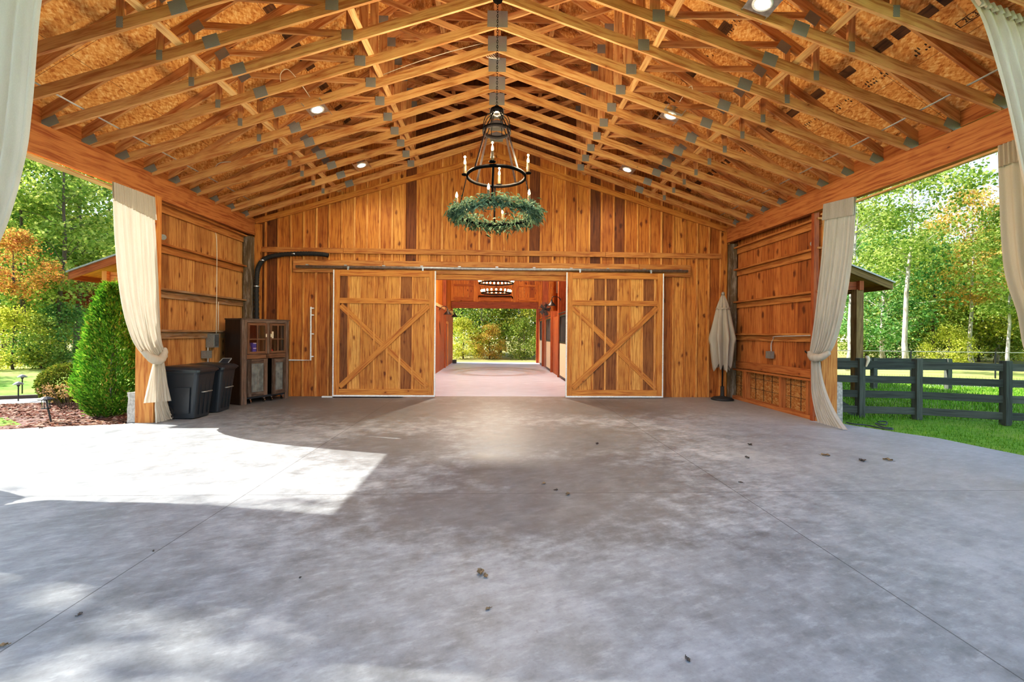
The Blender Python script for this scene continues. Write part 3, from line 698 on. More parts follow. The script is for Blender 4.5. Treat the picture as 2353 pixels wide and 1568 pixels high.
barn_door(1.893, 4.533, .02, 3.362, 'sliding plank barn door with X brace, beside the horse stalls and parasol', 'barn_door')
tag(MB().box(-4.52, -4.25, WALL - .2, WALL - .13, .001, .035, 'x').build('floor_guide', M['white']), 'short white floor guide strip at the foot of the door nearer the cabinet', 'door guide')
# ------------------------------------------------------------------ barn aisle behind the doors
AX0, AX1, AY1 = -2.5, 2.52, 26.0
o = MB(); o.poly([(-3, 12.0, -.15), (6.5, 12.0, -.15), (6.5, 26.3, -.15), (-3, 26.3, -.15)], (0, 0, .149)); struct(o.build('floor_aisle', M['aisle']))
def vboards(mb, fixed, axis, a0, a1, z0, z1, wd=.2, d=.02, sgn=1):
    a = a0
    while a < a1 - .01:
        b_ = min(a + wd, a1)
        if axis == 'y': mb.box(min(fixed, fixed + d * sgn), max(fixed, fixed + d * sgn), a, b_ - .006, z0, z1, 'z')
        else: mb.box(a, b_ - .006, min(fixed, fixed + d * sgn), max(fixed, fixed + d * sgn), z0, z1, 'z')
        a = b_
o = MB(); vboards(o, AX0, 'y', 12.1, AY1, 0, 2.9, .14, .03, -1); struct(o.build('wall_aisle_left', M['redboard']))
o = MB(); o.box(AX0 - .05, AX0 + .03, 12.1, AY1, 2.87, 3.0, 'y'); struct(o.build('trim_51', M['brace']))
o = MB(); vboards(o, AX0 - .1, 'y', 12.1, AY1, 3.0, 6.4, .3, .03, -1); struct(o.build('wall_aisle_left_upper', M['barnwood']))
o = MB()
for yy in (17.5, 21.9): o.box(AX0 - .12, AX0 + .06, yy, yy + .2, 0, 6.4, 'z')
struct(o.build('trim_52', M['redpost']))
o = MB(); o.box(AX0, AX0 + .04, 23.2, 23.35, 0, 2.2, 'z'); o.box(AX0, AX0 + .04, 22.6, 23.4, 2.2, 2.32, 'y'); struct(o.build('trim_53', M['post']))
# right hand stall row
o = MB()
for (a, b_) in ((12.1, 15.3), (17.65, 19.6), (21.9, 23.25), (25.0, 26.0)): vboards(o, AX1 + .06, 'y', a, b_, 0, 2.46, .14, .03, 1)
struct(o.build('wall_stalls', M['redboard']))
o = MB(); vboards(o, 6.3, 'y', 12.1, AY1, 0, 6.4, .3, .03, 1); struct(o.build('wall_aisle_right_outer', M['barnwood']))
def stall_post(y, z, lab):
    t = thing('stall_post', lab, 'post', (AX1 + .1, y, 0)); MB().box(AX1 - .02, AX1 + .3, y - .12, y + .12, 0, z, 'z').build('shaft', M['redpost'], t)
stall_post(17.45, 6.3, 'tall dark red timber post between the stall doors, nearest the sliding door')
stall_post(19.75, 2.75, 'short reddish timber stall post carrying the round fan')
stall_post(23.4, 6.3, 'tall orange timber post furthest down the stall aisle')
def stall_door(y0, y1, lab):
    x_ = AX1 + .04; t = thing('stall_door', lab, 'stall door', (x_, (y0 + y1) / 2, 0), 'stall doors in the aisle')
    o = MB(); fr = .06
    for a, b_, c, d in ((y0, y0 + fr, .05, 2.45), (y1 - fr, y1, .05, 2.45), (y0, y1, 2.39, 2.45), (y0, y1, 1.36, 1.42), (y0, y1, .05, .11)): o.box(x_ - .03, x_ + .03, a, b_, c, d)
    o.build('frame', M['blackmetal'], t)
    MB().box(x_ - .02, x_ + .02, y0 + fr, y1 - fr, .11, 1.36, 'z').build('lower_panel', M['cream'], t)
    o = MB(); k = int((y1 - y0 - .12) / .09)
    for i in range(k): yy = y0 + fr + .045 + i * .09; o.tube([(x_, yy, 1.42), (x_, yy, 2.39)], .01, 6)
    o.build('grille', M['grille'], t)
    MB().box(x_ + .03, x_ + .035, y0 + fr, y1 - fr, 1.42, 2.39, 'z').build('mesh_screen', M['grille'], t)
    o = MB(); o.tube([(x_ - .05, y0 - .1, 2.52), (x_ - .05, y1 + .1, 2.52)], .025, 8); o.build('track', M['blackmetal'], t)
stall_door(15.4, 17.25, 'black framed stall door with cream lower panel, closest to the sliding door')
stall_door(19.95, 21.8, 'black framed stall door with cream lower panel, in the middle of the stall row')
stall_door(23.55, 24.95, 'black framed stall door with cream lower panel, closest to the far opening')
# far end wall
ow = (-2.48, 2.43, 3.2)
o = MB(); vboards(o, AY1 + .02, 'x', -3.0, ow[0], 0, 6.4, .3, .04, 1); vboards(o, AY1 + .02, 'x', ow[1], 3.6, 0, 6.4, .3, .04, 1); vboards(o, AY1 + .02, 'x', 4.5, 6.4, 0, 6.4, .3, .04, 1)
vboards(o, AY1 + .02, 'x', 3.6, 4.5, 0, 4.15, .3, .04, 1); vboards(o, AY1 + .02, 'x', 3.6, 4.5, 5.75, 6.4, .3, .04, 1)
vboards(o, AY1 + .02, 'x', ow[0], ow[1], ow[2], 6.4, .3, .04, 1); struct(o.build('wall_far', M['barnwood']))
o = MB(); o.box(ow[0] - .1, ow[1] + .1, AY1 - .08, AY1 + .0, ow[2], ow[2] + .38, 'x'); o.box(ow[1], ow[1] + .2, AY1 - .08, AY1, 0, ow[2], 'z'); struct(o.build('trim_54', M['redpost']))
o = MB()
for (a, b_) in ((-2.6, -1.14), (-.99, 1.06), (1.2, 2.53)):
    for (x0, x1, z0, z1) in ((a, a + .14, 3.62, 5.2), (b_ - .14, b_, 3.62, 5.2), (a + .14, b_ - .14, 3.62, 3.86), (a + .14, b_ - .14, 4.5, 4.62)): o.box(x0, x1, AY1 - .05, AY1 + .01, z0, z1)
struct(o.build('trim_55', M['barnwood']))
win = MB()
for (x0, x1, z0, z1) in ((3.6, 3.68, 4.15, 5.75), (4.42, 4.5, 4.15, 5.75), (3.68, 4.42, 4.15, 4.23), (3.68, 4.42, 5.67, 5.75), (3.68, 4.42, 4.93, 5.0)): win.box(x0, x1, AY1, AY1 + .06, z0, z1)
wf = struct(win.build('window_1', M['white']))
MB().box(3.68, 4.42, AY1 + .03, AY1 + .034, 4.23, 5.67, 'z').build('window_pane', M['glass'], wf)
o = MB(); o.quad((-3, 12.05, 6.4), (6.5, 12.05, 6.4), (6.5, 26.2, 6.4), (-3, 26.2, 6.4)); struct(o.build('ceiling_aisle', M['barnwood']))
def sconce(x, y, z, s, lab):
    t = thing('barn_sconce', lab, 'wall lamp', (x, y, z), 'barn sconces in the aisle')
    o = MB(); o.lathe([(.001, .0), (.05, 0), (.05, .02), (.001, .02)], n=14); o.rot(Matrix.Translation((x, y, z)) @ Matrix.Rotation(s * PI / 2, 4, 'Y')); o.build('wall_plate', M['blackmetal'], t)
    MB().tube(catmull([(x, y, z), (x + s * .15, y, z + .12), (x + s * .32, y, z + .1), (x + s * .36, y, z - .03)], 6), .013, 8).build('arm', M['blackmetal'], t, True)
    MB().lathe([(.03, .02), (.035, -.05), (.17, -.2), (.18, -.215)], (x + s * .36, y, z - .02), 18).build('lamp_shade', M['blackmetal'], t, True)
    MB().lathe([(.001, -.19), (.15, -.19)], (x + s * .36, y, z - .02), 18).build('lit_inside', M['shadein'], t)
sconce(AX0 + .03, 19.6, 2.78, 1, 'black gooseneck sconce on the red board wall, nearer the sliding doors')
sconce(AX0 + .03, 23.0, 2.80, 1, 'black gooseneck sconce on the red board wall, nearer the far opening')
sconce(AX1 + .02, 17.0, 3.05, -1, 'black gooseneck sconce above the stall door closest to the sliding door')
sconce(AX1 + .08, 20.6, 2.95, -1, 'black gooseneck sconce beside the round stall fan')
t = thing('stall_fan', 'round dark cage fan mounted on a stall post in the aisle', 'fan', (2.38, 20.6, 2.85))
fan = MB()
for r in (.1, .18, .26, .33): fan.ring((0, 0, .05), r, .006, .006, 24); fan.ring((0, 0, -.08), r, .006, .006, 24)
for i in range(16): a = i * PI / 8; fan.tube([(.04 * math.cos(a), .04 * math.sin(a), .06), (.34 * math.cos(a), .34 * math.sin(a), .03), (.34 * math.cos(a), .34 * math.sin(a), -.06), (.04 * math.cos(a), .04 * math.sin(a), -.09)], .004, 5)
RF = Matrix.Translation((2.3, 20.3, 2.85)) @ Matrix.Rotation(PI / 2, 4, 'X') @ Matrix.Rotation(.5, 4, 'Y')
fan.rot(RF); fan.build('cage', M['grille'], t)
o = MB()
for i in range(5):
    j0 = len(o.v); o.quad((.04, -.05, .0), (.28, -.09, -.03), (.29, .09, .03), (.04, .05, 0.)); o.rot(Matrix.Rotation(i * 2 * PI / 5, 4, 'Z'), j0)
o.rot(RF); o.build('blades', M['grille'], t)
o = MB(); o.tube([(0, 0, -.16), (0, 0, .03)], .07, 14); o.rot(RF); o.build('motor', M['blackmetal'], t)
t = thing('barn_chandelier', 'two tier ring chandelier of lit globe bulbs in the barn aisle', 'chandelier', (.03, 18, 3.5))
for (r, z, nb) in ((.70, 3.86, 26), (.60, 3.46, 20)):
    MB().ring((.03, 18, z - .09), r, .03, .05, 40).build('ring', M['iron'], t, True)
    for i in range(nb):
        a = 2 * PI * i / nb; o = MB(); o.lathe([(.001, -.045), (.025, -.036), (.04, -.01), (.036, .022), (.016, .04), (.001, .045)], (.03 + r * math.cos(a), 18 + r * math.sin(a), z), 10); o.build('bulb', M['bulb'], t, True)
for a in (0, PI / 2, PI, 3 * PI / 2): MB().tube([(.03 + .7 * math.cos(a), 18 + .7 * math.sin(a), 3.78), (.03, 18, 4.7)], .008, 6).build('rod', M['iron'], t)
for a in (0, PI / 2, PI, 3 * PI / 2): MB().tube([(.03 + .7 * math.cos(a), 18 + .7 * math.sin(a), 3.77), (.03 + .6 * math.cos(a), 18 + .6 * math.sin(a), 3.37)], .008, 6).build('rod', M['iron'], t)
MB().tube([(.03, 18, 4.7), (.03, 18, 6.39)], .012, 6).build('stem', M['iron'], t)
def plight(x, y, z, e, col, r=.1):
    l = bpy.data.lights.new('lamp', 'POINT'); l.energy = e; l.color = col; l.shadow_soft_size = r; lo = bpy.data.objects.new('lamp', l); C.objects.link(lo); lo.location = (x, y, z); lo.visible_camera = True; return lo
plight(.03, 17.0, 5.7, 1300, (1, .86, .68), .15)  # hidden lamp added above the chandelier to brighten the aisle
tag(MB().box(-2.42, -2.2, 25.2, 25.6, 0, .2, 'x').build('boot_tray', M['blackplastic']), 'small dark box on the floor by the far opening of the aisle', 'box')
t = thing('radiant_heater', 'slim dark tube heater above the far opening under the lit chandelier', 'heater', (0, 25.7, 3.95))
MB().tube([(-1.0, 25.75, 3.9), (.95, 25.75, 3.9), (1.0, 25.75, 3.87), (1.0, 25.75, 3.78)], .03, 8).build('tube', M['iron'], t); MB().box(-.95, .95, 25.7, 25.8, 3.955, 3.975, 'x').build('reflector', M['redpost'], t)
# ------------------------------------------------------------------ porch chandelier
cx_, cy_ = 0.0, 6.52
t = thing('wagon_wheel_chandelier', 'black iron tiered candle chandelier hanging from the ridge on a chain', 'chandelier', (cx_, cy_, 3.4))
def K(r, a, z): return Vector((cx_ + r * math.cos(a), cy_ + r * math.sin(a), z))
o = MB(); o.lathe([(.001, .10), (.03, .095), (.05, .06), (.09, .05), (.10, .0), (.092, -.02)], (cx_, cy_, 4.98), 24); o.build('cap', M['iron'], t, True)
o = MB(); o.lathe([(.001, -.005), (.085, -.005)], (cx_, cy_, 4.965), 24); o.build('cap_liner', M['greybox'], t)
for nm, r, z, w_, h_ in (('upper_ring', .205, 4.70, .012, .055), ('middle_ring', .43, 4.03, .028, .04), ('lower_ring', .56, 3.46, .035, .035)):
    MB().ring((cx_, cy_, z), r, w_, h_, 56).build(nm, M['iron'], t, True)
for i in range(8):
    a = PI / 8 + i * PI / 4; MB().tube(catmull([K(.07, a, 4.96), K(.15, a, 4.92), K(.20, a, 4.82), K(.208, a, 4.69)], 5), .006, 6).build('basket_rod', M['iron'], t, True)
for i in range(4):
    a = PI / 4 + i * PI / 2; pa, pb = K(.20, a, 4.72), K(.43, a, 4.03); o = MB(); o.bar(pa, pb, .035, .01, up=(math.cos(a), math.sin(a), .3)); o.build('strap', M['strap'], t)
    o = MB(); o.bar(K(.06, a, 4.97), pa, .012, .01, up=(math.cos(a), math.sin(a), .3)); o.build('stay', M['iron'], t)
for i, a in enumerate((0.05, PI / 2 + .05, PI + .05, 3 * PI / 2 - .1)):
    o = MB(); o.bar(K(.43, a, 4.04), K(.555, a, 3.47), .028, .012, up=(math.cos(a), math.sin(a), .2)); o.build('hanger_bar', M['iron'], t)
CANDLE_W = 38
def chand_candle(r, a, z):
    p = K(r, a, z)
    o = MB(); o.lathe([(.001, 0), (.045, .0), (.05, .012), (.02, .014), (.001, .014)], p, 14); pan = o.build('candle_holder', M['iron'], t, True)
    o = MB(); o.lathe([(.001, .014), (.021, .014), (.022, .08), (.020, .15), (.019, .155), (.001, .156)], p, 12); cn = o.build('candle', M['candle'], t, True)
    o = MB(); o.lathe([(.009, .156), (.018, .175), (.019, .19), (.011, .22), (.001, .245)], p, 10); o.build('bulb', M['flame'], cn, True)
    if r < .5: plight(p.x, p.y, p.z + .27, CANDLE_W * 2.6, (1, .77, .50), .012)
for a in (-PI / 2 - .12, -.15, PI / 2 - .1, PI - .1): chand_candle(.47, a, 4.06)
for i in range(6): chand_candle(.60, .35 + i * PI / 3, 3.485)
ch = MB(); z = 5.08; k = 0
while z < 6.62:
    pts = []
    for i in range(10):
        th_ = 2 * PI * i / 10; dx_ = .011 * math.cos(th_); dz_ = .024 * math.sin(th_)
        pts.append((cx_ + (dx_ if k % 2 else 0), cy_ + (0 if k % 2 else dx_), z + dz_))
    pts.append(pts[0]); ch.tube(pts, .0035, 5, False); z += .038; k += 1
ch.build('chain', M['iron'], t, True)
MB().lathe([(.001, 0), (.07, .005), (.075, .03), (.001, .035)], (cx_, cy_, 6.63), 20).build('canopy', M['iron'], t, True)

# garland on the lower ring
rg = random.Random(3); gl = MB()
for i in range(3600):
    a = rg.uniform(0, 2 * PI); rr = .60 + rg.gauss(0, .048); zz = 3.475 + rg.gauss(0, .05) + .02 * math.sin(a * 3)
    p = K(rr, a, zz); out = Vector((math.cos(a), math.sin(a), 0)); tan_ = Vector((-math.sin(a), math.cos(a), 0))
    d = (out * rg.gauss(.25, .55) + tan_ * rg.choice((-1, 1)) * rg.uniform(.3, 1) + Vector((0, 0, rg.gauss(-.25, .6)))).normalized()
    L = rg.uniform(.05, .12); wv = d.cross(Vector((rg.gauss(0, 1), rg.gauss(0, 1), rg.gauss(0, 1)))).normalized() * rg.uniform(.007, .014)
    mid = p + d * L * .5 + Vector((0, 0, .006)); tip = p + d * L + Vector((0, 0, -.012))
    gl.quad(p, mid - wv, tip, mid + wv)
tag(gl.build('leafy_garland', M['lf_wreath']), 'grey-green leafy garland wound round the lower chandelier ring', 'garland')
t = thing('junction_box', 'small metal junction box with loose white wires at the ridge behind the chain', 'electrical box', (0, 8.35, 6.9))
MB().box(-.09, .05, 8.28, 8.36, 6.9, 6.98, 'x').build('box', M['galv'], t)
for k in range(4): MB().tube(catmull([(-.03, 8.28, 6.94), (-.12 - .04 * k, 8.22, 7.0 + .02 * k), (-.2 + .05 * k, 8.2, 6.86), (-.05 + .03 * k, 8.22, 6.84)], 6), .007, 5).build('wire', M['wire'], t, True)
# ------------------------------------------------------------------ curtains
def curtain(name, label, plane, A, B, nf, amp, mat, out, nu=90, nv=60, seed=0, header=True, amp_top=.5, tail=None, tie=None, tie2=None):
    """A, B: edge polylines (a, z) down the sheet; plane: function (a, z, off) -> point"""
    CA, CB = catmull([(a, z, 0) for a, z in A], 10), catmull([(a, z, 0) for a, z in B], 10)
    rg = random.Random(seed); ph = [rg.uniform(0, 6.28) for _ in range(4)]
    def sheet(CA, CB, n0, n1, a0, a1, parent_z=True):
        rows = []
        for i in range(nv + 1):
            v = i / nv; pa, pb = sample(CA, v), sample(CB, v); r = []
            am = a0 + (a1 - a0) * v
            for j in range(nu + 1):
                u = j / nu; uu = u + .03 * math.sin(7 * u + ph[0] + 2 * v)
                q = pa.lerp(pb, u)
                f = math.sin(2 * PI * nf * uu + ph[1]) * .7 + math.sin(2 * PI * nf * 1.73 * uu + ph[2] + v) * .3 + .35 * math.sin(2 * PI * 2.3 * uu + ph[3] + 1.5 * v)
                r.append(plane(q.x, q.y, am * f))
            rows.append(r)
        o = MB(); o.grid(rows); return o
    top = plane(sample(CA, 0).x, sample(CA, 0).y, 0)
    t = thing(name, label, 'curtain', top)
    sheet(CA, CB, nf, nf, amp * amp_top, amp).build('drape', M[mat], t, True)
    if header:
        z1 = .30; hA = [CA[0], sample(CA, z1 * .28)]; hB = [CB[0], sample(CB, z1 * .28)]
        o = MB(); nvs = 6; rows = []
        for i in range(nvs + 1):
            v = i / nvs; pa, pb = hA[0].lerp(hA[1], v), hB[0].lerp(hB[1], v); r = []
            for j in range(nu + 1):
                u = j / nu; q = pa.lerp(pb, u); r.append(plane(q.x, q.y, out * .03 + amp * .5 * math.sin(2 * PI * nf * 2.2 * u + ph[0])))
            rows.append(r)
        o.grid(rows); o.build('header_band', M[mat], t, True)
    if tail:
        for k, (TA, TB, am) in enumerate(tail):
            o = sheet(catmull([(a, z, 0) for a, z in TA], 10), catmull([(a, z, 0) for a, z in TB], 10), nf, nf, am * .4, am); o.build('tail', M[mat], t, True)
    if tie:
        o = MB(); P = catmull([plane(a, z, out * q) for a, z, q in tie], 8); n = len(P)
        rad = [.028 + .05 * math.sin(PI * i / (n - 1)) ** .8 for i in range(n)]; o.tube(P, rad, 12)
        for i, v in enumerate(o.v): o.v[i] = tuple(Vector(v) + mnoise.noise_vector(Vector(v) * 16) * .016)
        o.build('tieback_fold', M[mat], t, True)
    return t
PL = lambda x0: (lambda a, z, off: Vector((x0 + off, a, max(z, .006))))
curtain('linen_curtain', 'cream linen curtain tied back to the cedar post next to the wheelie bins', PL(-6.24),
        [(7.372, 4.12), (7.40, 3.6), (7.44, 3.1), (7.525, 2.43), (7.66, 1.9), (7.85, 1.5), (8.06, 1.28), (8.28, 1.17)],
        [(8.24, 4.14), (8.32, 3.4), (8.37, 2.8), (8.42, 2.2), (8.47, 1.8), (8.52, 1.5), (8.55, 1.38), (8.5, 1.30)], 11, .05, 'linen', 1, seed=1,
        tail=[([(8.33, 1.24), (8.24, .95), (8.15, .65), (8.08, .42)], [(8.50, 1.34), (8.58, 1.0), (8.68, .65), (8.76, .36)], .045),
              ([(8.34, .46), (8.34, .3), (8.36, .15), (8.36, .01)], [(8.60, .44), (8.66, .3), (8.74, .15), (8.86, .01)], .04)],
        tie=[(8.02, 1.36, .02), (8.12, 1.24, .07), (8.30, 1.17, .09), (8.44, 1.24, .07), (8.54, 1.38, .03)])
curtain('linen_curtain', 'greyish linen curtain tied back to the post where the black fence starts', PL(6.36),
        [(7.549, 4.18), (7.59, 3.6), (7.653, 3.06), (7.76, 2.5), (7.889, 1.975), (8.0, 1.65), (8.14, 1.42), (8.36, 1.28)],
        [(8.264, 4.26), (8.33, 3.7), (8.389, 3.18), (8.46, 2.7), (8.53, 2.17), (8.60, 1.75), (8.65, 1.45), (8.64, 1.36)], 10, .05, 'linen_grey', -1, seed=2,
        tail=[([(8.40, 1.34), (8.36, 1.0), (8.22, .6), (7.98, .25), (7.72, .015)], [(8.63, 1.36), (8.62, 1.0), (8.61, .6), (8.52, .25), (8.42, .015)], .045)],
        tie=[(8.12, 1.40, .02), (8.26, 1.31, .06), (8.42, 1.28, .08), (8.56, 1.32, .05), (8.66, 1.40, .02)])
t = thing('curtain_hook', 'small black hook holding the curtain by the fence post', 'hook', (6.33, 8.67, 1.37)); MB().tube(catmull([(6.42, 8.67, 1.37), (6.3, 8.67, 1.37), (6.27, 8.67, 1.41)], 5), .014, 8).build('peg', M['blackmetal'], t)
# curtains of the side openings, near end
curtain('linen_curtain', 'shade-toned taupe linen curtain by the fence, half hidden behind the large white one', PL(6.34),
        [(5.314, 4.12), (5.29, 3.5), (5.258, 2.88), (5.208, 2.44), (5.09, 2.0), (5.009, 1.533), (4.8, 1.25)],
        [(4.55, 4.12), (4.52, 3.5), (4.5, 2.88), (4.48, 2.44), (4.45, 2.0), (4.42, 1.6), (4.40, 1.35)], 7, .04, 'linen_shade_brown', -1, seed=3,
        tail=[([(4.75, 1.3), (4.8, .8), (4.9, .05)], [(4.42, 1.3), (4.38, .8), (4.3, .05)], .04)])
curtain('linen_curtain', 'linen curtain across the sunny opening behind the large white curtain, bin side', PL(-6.34),
        [(5.34, 4.12), (5.32, 3.5), (5.28, 2.88), (5.22, 2.44), (5.12, 2.0), (5.03, 1.5), (4.8, 1.25)],
        [(4.15, 4.12), (4.15, 3.5), (4.15, 2.9), (4.2, 2.2), (4.25, 1.6), (4.3, 1.35)], 11, .04, 'linen', 1, seed=4,
        tail=[([(5.05, 1.3), (5.15, .8), (5.2, .05)], [(4.35, 1.3), (4.3, .8), (4.25, .05)], .04)])
PF = lambda y0: (lambda a, z, off: Vector((a, y0 + off, max(z, .006))))
curtain('linen_curtain', 'large white linen curtain at the picture edge, bin side', PF(4.3),
        [(-4.12, 5.36), (-4.268, 4.805), (-4.351, 3.822), (-4.425, 3.249), (-4.634, 2.512), (-5.1, 1.7), (-5.9, 1.3)],
        [(-5.55, 4.86), (-5.6, 4.6), (-5.7, 3.8), (-5.8, 3.2), (-5.95, 2.5), (-6.1, 1.8), (-6.2, 1.4)], 8, .05, 'linen', -1, seed=5, nu=110,
        tail=[([(-5.9, 1.32), (-5.85, .7), (-5.8, .05)], [(-6.2, 1.35), (-6.25, .7), (-6.3, .05)], .05)])
curtain('linen_curtain', 'large white linen curtain at the picture edge, fence side', PF(4.3),
        [(4.80, 5.16), (4.956, 5.147 - .25), (5.196, 4.133), (5.394, 3.293), (5.6, 2.4), (5.9, 1.7), (6.1, 1.35)],
        [(6.0, 4.72), (6.02, 4.5), (6.1, 3.9), (6.15, 3.2), (6.2, 2.4), (6.25, 1.8), (6.3, 1.4)], 8, .05, 'linen', -1, seed=6, nu=110,
        tail=[([(6.1, 1.35), (6.0, .7), (5.95, .05)], [(6.3, 1.35), (6.35, .7), (6.4, .05)], .05)])
# ------------------------------------------------------------------ wheelie bins
def rrect(w_, d, r, z, n=4):
    out = []
    for cx2, cy2, a0 in ((w_ / 2 - r, d / 2 - r, 0), (-w_ / 2 + r, d / 2 - r, PI / 2), (-w_ / 2 + r, -d / 2 + r, PI), (w_ / 2 - r, -d / 2 + r, 1.5 * PI)):
        for i in range(n + 1):
            a = a0 + PI / 2 * i / n; out.append(Vector((cx2 + r * math.cos(a), cy2 + r * math.sin(a), z)))
    return out
def loft(loops, capb=True, capt=True):
    o = MB(); k = len(loops[0]); base = 0
    for L in loops: o.v += [tuple(p) for p in L]
    for i in range(len(loops) - 1):
        for j in range(k):
            j2 = (j + 1) % k; o.face((i * k + j, i * k + j2, (i + 1) * k + j2, (i + 1) * k + j), [(0, 0), (.1, 0), (.1, .1), (0, .1)])
    if capb: o.face(tuple(reversed(range(k))), [(0, 0)] * k)
    if capt: n = (len(loops) - 1) * k; o.face(tuple(range(n, n + k)), [(0, 0)] * k)
    return o
def make_bin(cx2, cy2, rz, label):
    # local: +x front, -x back (handle, wheels)
    t = thing('wheelie_bin', label, 'bin', (0, 0, 0), 'black wheelie bins')
    body = loft([rrect(.50, .46, .06, .02), rrect(.55, .49, .07, .3), rrect(.64, .55, .07, .86), rrect(.66, .57, .07, .90), rrect(.70, .60, .07, .905), rrect(.70, .60, .07, .94)])
    for i, v in enumerate(body.v): body.v[i] = (v[0] + .0 + .03 * v[2], v[1], v[2])
    body.build('body', M['blackplastic'], t, False)
    lid = loft([rrect(.74, .63, .07, .945), rrect(.74, .63, .07, .97), rrect(.66, .55, .08, 1.01), rrect(.5, .4, .08, 1.03)]); 
    for i, v in enumerate(lid.v): lid.v[i] = (v[0] + .03, v[1], v[2] - .04 * (v[0]))
    lid.build('lid', M['blackplastic'], t, False)
    for s in (-1, 1):
        o = MB(); o.tube([(-.25, s * .20, .13), (-.25, s * .27, .13)], .13, 22); o.build('wheel', M['blackrubber'], t)
        o2 = MB(); o2.tube([(-.25, s * .271, .13), (-.25, s * .276, .13)], .05, 14); o2.build('hub', M['greybox'], t)
    MB().tube(catmull([(-.32, -.22, .90), (-.43, -.21, .99), (-.43, .21, .99), (-.32, .22, .90)], 6), .016, 8).build('handle', M['blackplastic'], t, True)
    o = MB(); o.tube([(.33, -.13, .52), (.36, -.13, .52), (.36, .13, .52), (.33, .13, .52)], .013, 8); o.build('grab_bar', M['greybox'], t, True)
    for s in (-1, 1): # raised side panels
        o = MB(); o.poly([(-.12, s * .255, .12), (.17, s * .255, .12), (.21, s * .282, .62), (-.08, s * .282, .62)], (0, s * .006, 0)); o.build('side_panel', M['blackplastic'], t)
    for k in range(3):
        o = MB(); o.bar((.275 + .0, -.12 + k * .12, .08), (.335, -.12 + k * .12, .82), .03, .012, up=(1, 0, 0)); o.build('front_rib', M['blackplastic'], t)
    t.location = (cx2, cy2, 0); t.rotation_euler = (0, 0, rz); return t
make_bin(-6.05, 8.98, -.03, 'black wheelie bin with closed lid right beside the tied curtain')
make_bin(-6.05, 9.68, .05, 'black wheelie bin between the other bin and the rustic cabinet')
t = thing('folded_step_stool', 'black folded stool frame with pale edges leaning on the bin by the cabinet', 'step stool', (-5.9, 10.12, .98))
A_, B_, C_, D_ = onY(490, 848, 10.0), onY(512, 824, 10.1), onY(532, 824, 10.12), onY(512, 850, 10.02)
o = MB(); o.quad(A_, D_, C_, B_); o.build('tread', M['blackplastic'], t)
o = MB()
for p, q in ((A_, B_), (B_, C_), (C_, D_)): o.tube([p, q], .012, 8)
o.build('edge_tube', M['greybox'], t); MB().tube([onY(490, 848, 10.0), (-6.02, 9.98, .96)], .012, 6).build('foot', M['blackplastic'], t)
# ------------------------------------------------------------------ reclaimed cabinet
P0, P1 = Vector((-5.873, 10.43, 0)), Vector((-5.335, 11.58, 0)); ex = (P1 - P0).normalized(); ey = Vector((-ex.y, ex.x, 0)); CW = (P1 - P0).length; CD = .56; CH = 2.02
CM = Matrix((ex, ey, Vector((0, 0, 1)))).transposed().to_4x4(); CM.translation = P0
cab = thing('reclaimed_cabinet', 'tall dark reclaimed wood cabinet with small glass doors above corrugated panels', 'cabinet', P0)
def cb(name, boxes, mat, parent=cab, label=None, Mx=None):
    o = MB()
    for b_ in boxes: o.box(*b_)
    if Mx is not None: o.rot(Mx)
    o.rot(CM); r = o.build(name, M[mat], parent)
    if label: r['label'] = label
    return r
cb('side_panel', [(0, .03, .03, CD, .12, CH - .03)], 'darkpanel'); cb('side_panel', [(CW - .03, CW, .03, CD, .12, CH - .03)], 'darkpanel')
cb('side_panel', [(0, .03, .03, CD, 0, .12)], 'darkpanel')
cb('back_panel', [(.03, CW - .03, CD - .02, CD, .05, CH - .03)], 'darkpanel')
cb('top', [(-.02, CW + .02, -.03, CD, CH - .03, CH)], 'reclaimed')
cb('stile', [(0, .13, -.02, .03, 0, CH - .03)], 'reclaimed'); cb('stile', [(CW - .10, CW, -.02, .03, 0, CH - .03)], 'reclaimed')
cb('stile', [(.63, .72, -.02, .03, 1.07, CH - .09)], 'reclaimed')
cb('face_rail', [(.13, CW - .10, -.02, .03, CH - .09, CH - .03)], 'reclaimed'); cb('face_rail', [(.13, CW - .10, -.02, .03, 1.06, 1.17)], 'reddoor')
cb('shelf', [(.03, CW - .03, .03, CD - .02, 1.15, 1.17), (.03, CW - .03, .06, CD - .02, 1.52, 1.54)], 'darkpanel')
cb('bottom_board', [(.13, CW - .10, .02, CD - .02, .13, .16)], 'darkpanel')
def glass_door(x0, x1, nm='glass_door'):
    z0, z1, f = 1.18, 1.92, .055; xm = (x0 + x1) / 2; zm = (z0 + z1) / 2 - .02
    d = cb(nm, [(x0, x0 + f, -.035, -.01, z0, z1), (x1 - f, x1, -.035, -.01, z0, z1), (x0 + f, x1 - f, -.035, -.01, z0, z0 + f), (x0 + f, x1 - f, -.035, -.01, z1 - f, z1),
                (xm - .014, xm + .014, -.033, -.012, z0 + f, z1 - f), (x0 + f, x1 - f, -.032, -.013, zm - .012, zm + .012)], 'reddoor')
    cb('pane', [(x0 + f, x1 - f, -.022, -.02, z0 + f, z1 - f)], 'glass', d)
    return d
d1 = glass_door(.13, .64); cb('latch', [(.60, .62, -.05, -.034, 1.58, 1.66)], 'cream', d1)
d2 = glass_door(.71, CW - .10); cb('latch', [(.73, .75, -.05, -.034, 1.58, 1.66)], 'cream', d2)
